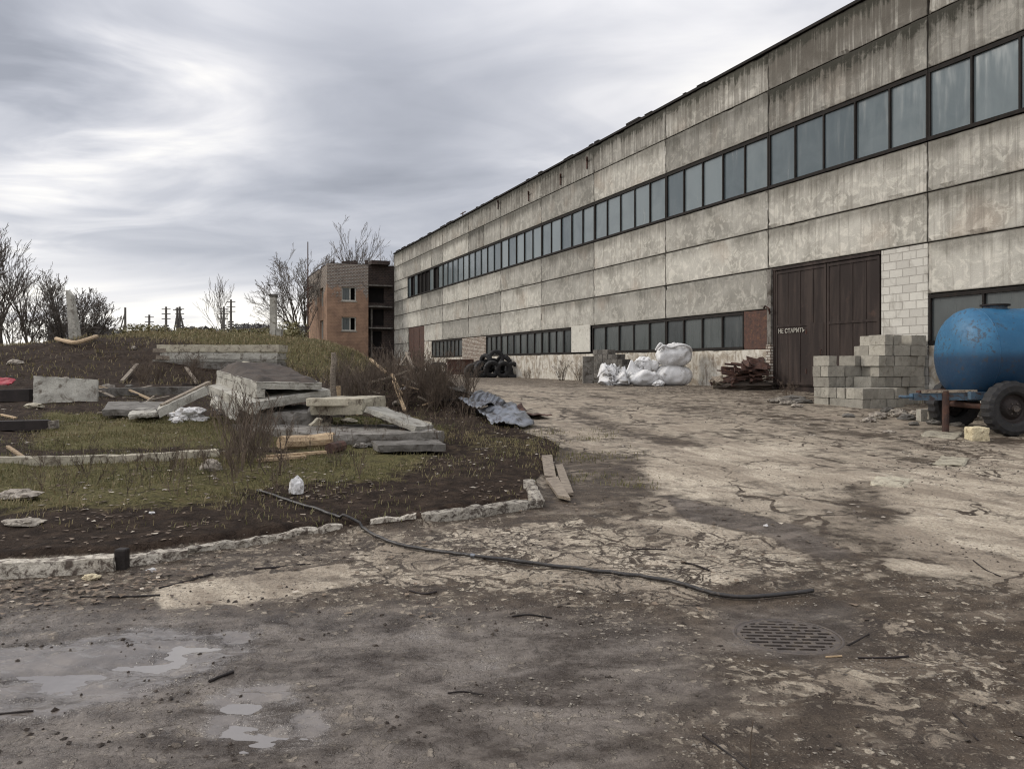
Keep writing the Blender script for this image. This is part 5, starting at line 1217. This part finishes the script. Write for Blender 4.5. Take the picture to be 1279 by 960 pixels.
mb = MB(); mb.tube([(-1.20, -.28, -.02), (-1.20, -.28, zc-.66)], .06, 10); mb.box((-1.32, -.40, -.05), (-1.08, -.16, .02)); mb.build('jack_leg', M['rust'], tr, local=True)
mb = MB(); mb.tube([(-.45, -1.0, .50), (-.45, 1.0, .50)], .05, 8) if False else mb.tube([(-.52, -.7, .50), (-.52, .7, .50)], .06, 8); mb.box((-.56, -.55, .5), (-.48, -.45, zc-.81)); mb.build('axle', M['rust'], tr, local=True)
for s_, nm in ((-1, 'near'), (1, 'far')):
    wf = tyre_mesh(.49, .27, .26, 44).build('wheel', M['rubber'], tr, local=True); wf.location = (-.36, s_*.82, .49)
    mb = MB(); m_ = 28; pr = [(.27, s_*.10), (.24, s_*.04), (.20, s_*.03), (.14, s_*.09), (.07, s_*.11), (.001, s_*.11)]
    mb.v = [(r*math.cos(2*math.pi*k/m_), y, r*math.sin(2*math.pi*k/m_)) for r, y in pr for k in range(m_)]
    mb.f = [(i*m_+k, i*m_+(k+1) % m_, (i+1)*m_+(k+1) % m_, (i+1)*m_+k) for i in range(5) for k in range(m_)]
    mb.build('rim', M['wood_dark'], wf, local=True)
    mb = MB(); mb.tube([(0, s_*.08, 0), (0, s_*.17, 0)], .055, 12)
    for k in range(6): a = k*math.pi/3; mb.tube([(.10*math.cos(a), s_*.09, .10*math.sin(a)), (.10*math.cos(a), s_*.125, .10*math.sin(a))], .012, 6)
    mb.build('hub', M['iron'], wf, local=True)
mb = MB(); mb.quadbox([Vector((-.95, -1.0, 1.02)), Vector((.3, -1.0, 1.02)), Vector((.3, -.68, 1.04)), Vector((-.95, -.68, 1.04))], .01, 8, 4, rough=.004, seed=3) if False else None
# rubble under and in front of the trailer
rb = [(1122, 520, .16, 'pale'), (1134, 524, .12, 'dark'), (1098, 522, .14, 'dark flat'), (1110, 515, .12, 'small dark'), (1145, 518, .10, 'grey'), (1168, 530, .10, 'low grey'), (1185, 522, .10, 'round'), (1196, 532, .08, 'brown'), (1086, 527, .10, 'flat brown'), (1142, 531, .07, 'tiny pale'), (1215, 524, .12, 'thick'), (1060, 521, .09, 'grassy')]
for k, (px, py, s_, wd_) in enumerate(rb):
    lump(px, py, s_*1.5, s_, s_*.7, 'rubble_piece', ('rubble', 'conc_dark')[k % 2], f'{wd_} rubble piece, {ORD[k]} along the strip under the trailer drawbar', 'rubble', 100+k, group='rubble along the foot of the block pile')
for k, (pts_, lab) in enumerate(((((1148, 545), (1195, 549), (1205, 541), (1160, 539)), 'flat white slab piece on the ground left of the yellow block'), (((1165, 581), (1205, 583), (1212, 574), (1175, 571)), 'flat pale slab piece in the yard below the yellow block'), (((1085, 606), (1130, 610), (1140, 600), (1095, 597)), 'thin pale flake on the yard concrete'))):
    mb = MB(); mb.quadbox([on(*q, .03) for q in pts_], .04, 8, 6, rough=.03, seed=110+k); mb.build('slab_piece', M['conc_pale'], origin=on(*pts_[0]), label=lab, cat='slab')
a = on(1224, 550); mb = MB(); mb.quadbox([a+Vector((-.16, -.05, .225)), a+Vector((.15, -.05, .225)), a+Vector((.16, .2, .23)), a+Vector((-.15, .2, .23))], .24, 8, 5, rough=.014, seed=120); mb.build('foam_block', M['yellow'], origin=a, label='small yellowish block standing on the ground left of the trailer wheel', cat='block')

# ------------------------------------------------------------------ utility poles far off
Yp = 92
poles = [(157, 384, [(140, 420)], 0, 'pole with one strut, leftmost on the horizon'), (187, 393, [(181, 410)], 2, 'short thin pole, second from the left on the horizon'), (208, 383, [], 3, 'thick pole with insulators, third from the left'), (222, 384, [(212, 409)], 1, 'thin pole propped beside the guyed pole'), (225, 383, [(236, 412), (240, 415)], 3, 'guyed pole with two struts in the middle of the row'), (280, 383, [(276, 400)], 3, 'left pole of the close pair'), (289, 374, [], 3, 'right taller pole of the close pair')]
for px, yt, br, ins_, lab in poles:
    b0 = P(px, 422, Yp); z0 = gh(b0.x, b0.y); p = empty('utility_pole', (b0.x, b0.y, z0), 0, lab, 'utility pole', 'utility poles on the horizon')
    mb = MB(); mb.tube([(b0.x, b0.y, z0-.5), P(px, yt, Yp)], [.18, .12], 7); mb.build('mast', M['pole'], p)
    for (bx, by) in br:
        e_ = P(bx, 424, Yp); mb = MB(); mb.tube([Vector((e_.x, e_.y, z0-.3)), P(px, yt+5, Yp)], [.09, .07], 6); mb.build('strut', M['pole'], p)
    for k in range(ins_):
        mb = MB(); c_ = P(px, yt+3+k*6, Yp); mb.bar(c_-Vector((.5, 0, 0)), c_+Vector((.5, 0, 0)), .09, .09); ca = mb.build('crossarm', M['pole'], p)
        for sx in (-.45, .45):
            mb = MB(); q = c_+Vector((sx, 0, .05)); mb.tube([q, q+Vector((0, 0, .25)), q+Vector((0, 0, .4))], [.14, .22, .08], 7); mb.build('insulator', M['wood_dark'], ca)

# ------------------------------------------------------------------ trees
def tree(name, base, H, seed, lab, cat='tree', stems=1, levels=4, spread=.5, up=.25, r0=.12, mat='twig', tmat='bark', group=None, lean=(0, 0), first=.25, fork=(7, 5, 5, 4), ratio=.55, rmin=.011):
    rd_ = random.Random(seed); base = Vector(base); e_ = empty(name, base, 0, lab, cat, group); tr_ = MB(); cr_ = MB()
    def grow(p, d, L, r, lv, mb):
        n = 7 if lv == 0 else 4; pts = [p]; rr = [r]
        kids = []
        for i in range(n):
            d = (d+Vector((rd_.gauss(0, .10), rd_.gauss(0, .10), rd_.gauss(0, .05)+up*(.10 if lv == 0 else .16)))).normalized()
            p = p+d*L/n; pts.append(p); rr.append(max(rmin, r*(1-.82*(i+1)/n))); kids.append((p, d, rr[-1], (i+1)/n))
        mb.tube(pts, rr, 7 if lv == 0 else (4 if lv == 1 else 3), cap=False)
        if lv >= levels: return
        nk = fork[min(lv, len(fork)-1)]
        for q in range(nk):
            f_ = first+(1-first)*(q+rd_.random())/nk if lv == 0 else .15+.85*(q+rd_.random())/nk
            i = min(n-1, int(f_*n)); kp, kd, kr, kf = kids[i]; t_ = f_*n-i; kp = pts[i]*(1-t_)+pts[i+1]*t_
            az = rd_.uniform(0, 2*math.pi); ax = kd.orthogonal().normalized(); ax.rotate(Matrix.Rotation(az, 3, kd)); nd = (kd+ax*spread*rd_.uniform(.7, 1.5)).normalized()
            grow(kp, nd, L*ratio*rd_.uniform(.7, 1.25)*(1.15-.5*f_), max(rmin, rr[i]*.6), lv+1, cr_)
    for s_ in range(stems):
        a = 2*math.pi*s_/max(1, stems)+rd_.random(); sp_ = 0 if stems == 1 else .16+.22*rd_.random()
        d = Vector((math.cos(a)*sp_+lean[0], math.sin(a)*sp_*.6+lean[1], 1)).normalized()
        grow(base+Vector((math.cos(a)*.12, math.sin(a)*.12, -.3)) if stems > 1 else base-Vector((0, 0, .3)), d, H*.66*rd_.uniform(.85, 1.08), r0*(1 if stems == 1 else .75), 0, tr_)
    tr_.build('trunk', M[tmat], e_); cr_.build('crown', M[mat], e_); return e_
def tb(px, Y): x = (px-CX)/F*Y; return (x, Y, gh(x, Y)-.1)
def TH(yt, Y, px): return EYE+(HY-yt)/F*Y-gh((px-CX)/F*Y, Y)
def T(px, Y, yt, **k):
    return tree(k.pop('name', 'bare_tree'), tb(px, Y), TH(yt, Y, px), lab=k.pop('lab'), **k)
T(2, 50, 272, seed=1, lab='tall bare birch at the left edge of the photo', name='birch_tree', spread=.42, up=.5, r0=.17, fork=(17, 6, 4, 2), tmat='bark', mat='twig', first=.12)
T(34, 54, 296, seed=2, lab='slimmer bare tree just right of the tall birch', spread=.42, up=.5, r0=.11, fork=(15, 5, 4, 2), first=.1)
T(16, 46, 350, seed=12, lab='low dark bare shrub below the tall birch', name='bare_shrub', stems=4, spread=.55, up=.25, r0=.05, fork=(6, 5, 3, 2), first=.1)
T(-25, 52, 262, seed=13, lab='bare tree cut by the left edge of the photo', spread=.45, up=.4, r0=.15, fork=(14, 6, 4, 2), first=.15)
T(45, 47, 366, seed=14, lab='low dark bare shrub left of the leaning concrete post', name='bare_shrub', stems=4, spread=.55, up=.25, r0=.05, fork=(6, 5, 3, 2), first=.1)
T(82, 48, 322, seed=3, mat='twig_pale', lab='many-stemmed bare tree behind the leaning concrete post, left half', name='bare_tree', stems=5, spread=.5, up=.2, r0=.11, fork=(8, 5, 4, 2), first=.12)
T(108, 49, 348, seed=4, lab='spreading bare tree right of the leaning concrete post', name='bare_tree', stems=6, spread=.55, up=.1, r0=.09, fork=(7, 5, 4, 2), first=.12)
T(382, 76, 300, seed=5, lab='spreading bare tree left of the orange brick building', stems=6, spread=.5, up=.12, r0=.16, lean=(-.36, 0), mat='twig_pale', tmat='bark', fork=(7, 5, 4, 2), first=.3, rmin=.014)
for k, (px, yt, sd_) in enumerate(((398, 290, 21), (418, 276, 22), (436, 272, 23), (452, 286, 24))):
    T(px, 92, yt, seed=sd_, lab=f'upright bare poplar behind the brick building, {ORD[k]} from the left', spread=.38, up=.55, r0=.2, mat='twig_pale', fork=(12, 5, 4, 2), first=.35, rmin=.015, stems=1)
T(283, 96, 338, seed=6, lab='thin young birch beside the pair of utility poles', name='birch_tree', spread=.35, up=.5, r0=.10, mat='twig_pale', tmat='bark_pale', fork=(14, 5, 4), levels=3, first=.2, rmin=.014)
T(489, 98, 306, seed=7, lab='top of a small bare tree behind the warehouse corner', spread=.4, up=.5, r0=.12, mat='twig_pale', fork=(14, 6, 5), levels=3, rmin=.014)

# dead bushes and weeds: a few shapes, copied
def bush_proto(seed, H, stems, mat='weed', name='dead_bush', spread=.5, fork=(6, 4), levels=2, r0=.012, rmin=.003):
    rd_ = random.Random(seed); mb = MB()
    def grow(p, d, L, r, lv):
        n = 4; pts = [p]; rr = [r]
        for i in range(n):
            d = (d+Vector((rd_.gauss(0, .14), rd_.gauss(0, .14), .02))).normalized(); p = p+d*L/n; pts.append(p); rr.append(max(rmin, r*(1-.8*(i+1)/n)))
        mb.tube(pts, rr, 3, cap=False)
        if lv >= levels: return
        for q in range(fork[lv]):
            i = rd_.randrange(1, n+1); ax = Vector((rd_.gauss(0, 1), rd_.gauss(0, 1), rd_.gauss(.3, .5))).normalized(); grow(pts[i], (d+ax*.9*spread*1.6).normalized(), L*rd_.uniform(.25, .5), rr[i]*.7, lv+1)
    for s_ in range(stems):
        a = rd_.uniform(0, 6.28); sp_ = rd_.uniform(.05, spread); grow(Vector((math.cos(a)*.1*H, math.sin(a)*.1*H, -.03)), Vector((math.cos(a)*sp_, math.sin(a)*sp_, 1)).normalized(), H*rd_.uniform(.6, 1), r0, 0)
    return mb.build(name, M[mat], smooth=False)
def scatter(protos, spots, cat):
    used = [False]*len(protos)
    for i, (px, py, sc, lab, group) in enumerate(spots):
        k = i % len(protos); o = protos[k] if not used[k] else protos[k].copy()
        if used[k]: col.objects.link(o)
        used[k] = True; o.location = on(px, py); o.rotation_euler = (0, 0, random.uniform(0, 6.28)); o.scale = (sc,)*3; tag(o, lab, cat, group)
random.seed(5)
bpr = [bush_proto(200+k, 1.0, 14) for k in range(4)]
sp_ = []
for _ in range(15): sp_.append((random.uniform(425, 545), random.uniform(478, 512), random.uniform(.5, 1.1), 'brown leafless bush in the brush behind the slab heap', 'brown bushes behind the slab heap'))
for _ in range(9): sp_.append((random.uniform(540, 590), random.uniform(486, 512), random.uniform(.5, .9), 'greyish dry bush beside the crumpled metal sheets', 'dry bushes beside the metal sheets'))
for _ in range(6): sp_.append((random.uniform(170, 250), random.uniform(470, 486), random.uniform(.6, .9), 'tangled dry bush below the stack of beams', 'dry bushes below the beam stack'))
for _ in range(5): sp_.append((random.uniform(700, 735), random.uniform(471, 475), random.uniform(.7, 1.1), 'rusty brown bush against the wall left of the damp blocks', 'bushes against the warehouse wall'))
for _ in range(6): sp_.append((random.uniform(655, 700), random.uniform(470, 473), random.uniform(.4, .7), 'low dry weed against the wall right of the tyres', 'weeds against the wall by the tyres'))
sp_.append((985, 498, .45, 'small dry bush at the foot of the gate', None)); sp_.append((1045, 505, .35, 'tuft of dry weed at the foot of the block pile', None))
scatter(bpr, sp_, 'bush')
wpr = [bush_proto(300+k, .62, 3, spread=.25, fork=(5, 3), r0=.006, rmin=.0022, name='dry_weed') for k in range(5)]
sp_ = []
for _ in range(26): sp_.append((random.gauss(318, 16), random.uniform(545, 592), random.uniform(.8, 1.5), 'grey dry weed in the dense clump before the slab heap', 'dense dry weeds before the slab heap'))
for _ in range(60): sp_.append((random.uniform(20, 460), random.uniform(575, 622), random.uniform(.35, .8), 'thin dry weed stalk in the lawn behind the kerb', 'dry weeds in the lawn'))
for _ in range(20): sp_.append((random.uniform(470, 590), random.uniform(528, 562), random.uniform(.5, 1.0), 'dry weed stalk by the right end of the slab heap', 'dry weeds right of the slab heap'))
for _ in range(14): sp_.append((random.uniform(330, 470), random.uniform(548, 566), random.uniform(.5, 1.1), 'dry weed stalk in front of the big flat slab', 'dry weeds before the big flat slab'))
scatter(wpr, sp_, 'weed')

# ------------------------------------------------------------------ grass, leaves, gravel: uncountable
def blades(name, xs, ys, h, wd, lab, tone=None, mat='blade'):
    n = len(xs); z = detail_h(xs, ys); az = rng.uniform(0, 6.283, n); ln = rng.uniform(.15, .9, n); h = h*rng.uniform(.5, 1.3, n); dz = rng.uniform(0, 6.283, n)
    sx, sy = np.cos(az)*wd/2, np.sin(az)*wd/2; lx, ly = np.cos(dz)*ln*h, np.sin(dz)*ln*h
    V_ = np.empty((n, 5, 3))
    V_[:, 0] = np.stack([xs-sx, ys-sy, z-.01], 1); V_[:, 1] = np.stack([xs+sx, ys+sy, z-.01], 1)
    V_[:, 2] = np.stack([xs+sx*.7+lx*.35, ys+sy*.7+ly*.35, z+h*.6], 1); V_[:, 3] = np.stack([xs-sx*.7+lx*.35, ys-sy*.7+ly*.35, z+h*.6], 1)
    V_[:, 4] = np.stack([xs+lx, ys+ly, z+h*.95], 1)
    b_ = np.arange(n)*5; F3 = np.concatenate([np.stack([b_, b_+1, b_+2], 1), np.stack([b_, b_+2, b_+3], 1), np.stack([b_+3, b_+2, b_+4], 1)])
    tn = np.repeat(rng.random(n) if tone is None else tone, 5)
    return np_mesh(name, V_.reshape(-1, 3), F3, M[mat], dict(tone=tn), smooth=False, kind='stuff', label=lab, cat='grass')
def sample(n, xr, yr, f):
    x = rng.uniform(*xr, n); y = rng.uniform(*yr, n); k = rng.random(n) < f(x, y); return x[k], y[k]
def fg(x, y): return np.clip(grass_f(x, y)*1.15*sst(.3, .62, fbm(x*1.7, y*1.7, 4, 71)), 0, 1)*(soft(x, y, LAWN, .05) > .5)
x, y = sample(150000, (-11, 1.6), (7.2, 22), lambda x, y: fg(x, y)*np.clip(13/y, 0, 1))
tn = np.clip(fbm(x*.9, y*.9, 3, 77)*1.2+rng.normal(0, .2, len(x))+.0, 0, 1)
blades('lawn_grass', x, y, .055, .011, 'short green and straw coloured grass on the lawn', tn)
x, y = sample(60000, (-28, -5), (27, 50), lambda x, y: np.clip(grass_f(x, y), 0, 1)*(soft(x, y, LAWN, .05) > .5)*sst(.25, .6, fbm(x*.6, y*.6, 3, 72)))
blades('bank_grass', x, y, .16, .035, 'dry olive grass on the crest of the soil bank', np.clip(rng.normal(.84, .18, len(x)), 0, 1))
x, y = sample(5000, (-6, 19), (17, 50), lambda x, y: (np.abs(17.25-(x*.928+y*.373)-.35) < .4)*sst(.4, .7, fbm(x*.7, y*.7, 3, 73)))
blades('wall_grass', x, y, .14, .02, 'strip of weeds along the foot of the warehouse wall', np.clip(rng.normal(.7, .2, len(x)), 0, 1))
x, y = sample(9000, (-1.5, 2.4), (9.5, 15.5), lambda x, y: sst(.5, .75, fbm(x*1.1, y*1.1, 3, 74))*(1-soft(x, y, LAWN, .1))*sst(.8, 0, np.abs(x-1.0)-.3))
blades('edge_grass', x, y, .05, .010, 'sparse grass where the lawn meets the yard', np.clip(rng.normal(.45, .2, len(x)), 0, 1))
def bits(name, xs, ys, smin, smax, mat, lab, flat=.35, tone=None, cat='gravel', lift=.3):
    n = len(xs); z = detail_h(xs, ys); s_ = np.exp(rng.uniform(np.log(smin), np.log(smax), n)); 
    base = np.array([(1, 0, 0), (0, 1, 0), (-1, 0, 0), (0, -1, 0), (0, 0, 1), (0, 0, -1)], float); V_ = base[None]*rng.uniform(.6, 1.2, (n, 6, 1)) + rng.normal(0, .15, (n, 6, 3))
    V_ *= s_[:, None, None]; V_[:, :, 2] *= flat; a = rng.uniform(0, 6.28, n); c_, s2 = np.cos(a)[:, None], np.sin(a)[:, None]; el_ = rng.uniform(.6, 1.5, n)[:, None]
    X = V_[:, :, 0]*c_*el_-V_[:, :, 1]*s2; Y = V_[:, :, 0]*s2*el_+V_[:, :, 1]*c_; Z = V_[:, :, 2]+(s_*flat*lift)[:, None]
    V2 = np.stack([X+xs[:, None], Y+ys[:, None], Z+z[:, None]], -1).reshape(-1, 3)
    ft = np.array([(0, 1, 4), (1, 2, 4), (2, 3, 4), (3, 0, 4), (1, 0, 5), (2, 1, 5), (3, 2, 5), (0, 3, 5)]); F3 = (ft[None]+(np.arange(n)*6)[:, None, None]).reshape(-1, 3)
    return np_mesh(name, V2, F3, M[mat], dict(tone=np.repeat(rng.random(n) if tone is None else tone, 6)), smooth=False, kind='stuff', label=lab, cat=cat)
def road(x, y): return (1-soft(x, y, LAWN, .1))*(np.hypot(x-GR.x, y-GR.y) > .36)
def nopud(x, y):
    v = np.ones(x.shape)
    for p in PUD: v *= 1-soft(x, y, p, .1)
    return v
x, y = sample(90000, (-6, 9), (2.2, 12), lambda x, y: road(x, y)*nopud(x, y)*sst(.42, .68, fbm(x*1.3, y*1.8, 4, 81))*np.clip(4.5/y, .15, 1))
bits('gravel', x, y, .0025, .013, 'rubble', 'loose grit and small broken concrete over the yard')
x, y = sample(14000, (-6, 9), (2.2, 14), lambda x, y: road(x, y)*nopud(x, y)*sst(.42, .65, fbm(x*1.1, y*1.6, 4, 82))*np.clip(5/y, .15, 1))
bits('mud_clods', x, y, .004, .020, 'earth', 'dark crumbs of mud trodden over the yard', flat=.6)
x, y = sample(3500, (-12, 8), (8, 26), lambda x, y: sst(.45, .7, fbm(x*.5, y*.5, 3, 83)))
bits('rubble_bits', x, y, .012, .045, 'rubble', 'scattered small rubble in lawn and yard')
def leaves(name, xs, ys, smin, smax, lab):
    n = len(xs); z = detail_h(xs, ys)+.004; s_ = rng.uniform(smin, smax, n); a = rng.uniform(0, 6.28, n); tl = rng.normal(0, .35, (n, 2))
    q = np.array([(-1, -.55), (1, -.45), (.9, .55), (-.8, .5)]); X = q[None, :, 0]*s_[:, None]; Y = q[None, :, 1]*s_[:, None]
    Xr = X*np.cos(a)[:, None]-Y*np.sin(a)[:, None]; Yr = X*np.sin(a)[:, None]+Y*np.cos(a)[:, None]; Z = z[:, None]+np.abs(Xr*tl[:, :1])+np.abs(Yr*tl[:, 1:])+rng.uniform(0, .006, (n, 4))
    V_ = np.stack([Xr+xs[:, None], Yr+ys[:, None], Z], -1).reshape(-1, 3); F4 = np.arange(n*4).reshape(-1, 4)
    return np_mesh(name, V_, F4, M['leaf'], dict(tone=np.repeat(rng.random(n)**1.3, 4)), smooth=False, kind='stuff', label=lab, cat='leaves')
LK = pp((-200, 735), (150, 722), (260, 705), (250, 728), (120, 752), (-250, 765))
def fl(x, y): return np.clip(soft(x, y, LK, .15)+.16*soft(x, y, LAWN, .1)*(y < 16)*sst(.4, .7, fbm(x, y, 3, 91))+.04*(y < 9)*(x < 3), 0, 1)
x, y = sample(42000, (-9, 3), (5, 16), fl)
leaves('fallen_leaves', x, y, .010, .032, 'brown fallen leaves along the kerb and on the lawn')
# bushes on the skyline as one mass
cl = []; 
for k in range(70):
    px = random.uniform(150, 375); Y = random.uniform(48, 66); x = (px-CX)/F*Y; top = 414-9*max(0, mn.noise(Vector((px*.045, 1.3, 0))))*1.6; z = gh(x, Y)
    hh = max(.25, EYE+(HY-top)/F*Y-z); cl.append((x, Y, z, hh, random.uniform(.5, 1.4)))
xs = []; 
for (x, y, z, hh, rr) in cl:
    m_ = int(380*rr); u = rng.normal(0, .42, (m_, 3)); u[:, 2] = np.abs(u[:, 2])*.9; lump_ = rng.random(m_)
    xs.append(np.stack([x+u[:, 0]*rr, y+u[:, 1]*rr, z+np.minimum(u[:, 2]*1.3, 1.15)*hh], 1))
Pn = np.concatenate(xs); n = len(Pn); V_ = Pn[:, None, :]+rng.normal(0, .07, (n, 3, 3)); 
np_mesh('skyline_bushes', V_.reshape(-1, 3), np.arange(n*3).reshape(-1, 3), M['blade'], dict(tone=np.repeat(.25+rng.random(n)*.55, 3)), smooth=False, kind='stuff', label='dark low scrub along the top of the soil bank', cat='scrub')
m_ = 26000; px = rng.uniform(60, 400, m_); Yw = rng.uniform(360, 430, m_); xw = (px-CX)/F*Yw
tw = np.interp(fbm(px*.05, px*0+3.3, 4, 99), [.25, .75], [416, 403]); zt = EYE+(HY-tw)/F*Yw; zw = .8+(zt-.8)*rng.random(m_)**.6
Vw = np.stack([xw, Yw, zw], 1)[:, None, :]+rng.normal(0, .55, (m_, 3, 3))
np_mesh('distant_wood', Vw.reshape(-1, 3), np.arange(m_*3).reshape(-1, 3), M['far_wood'], smooth=False, kind='stuff', label='hazy line of far woodland on the horizon', cat='woodland')
# brush tangle on the right shoulder of the bank and dead twigs at its foot
m_ = 3600; px = rng.uniform(200, 560, m_); Yy = rng.uniform(19, 34, m_); xx = (px-CX)/F*Yy; keep = ((px > 400) | (Yy > 27)) & (rng.random(m_) < np.where(px > 420, 1, .25)); xx, Yy = xx[keep], Yy[keep]
blades('tall_dry_grass', xx, Yy, .55, .018, 'tall dry brown grass and twigs on the foot of the bank', np.clip(rng.normal(.82, .15, len(xx)), 0, 1), mat='weed')
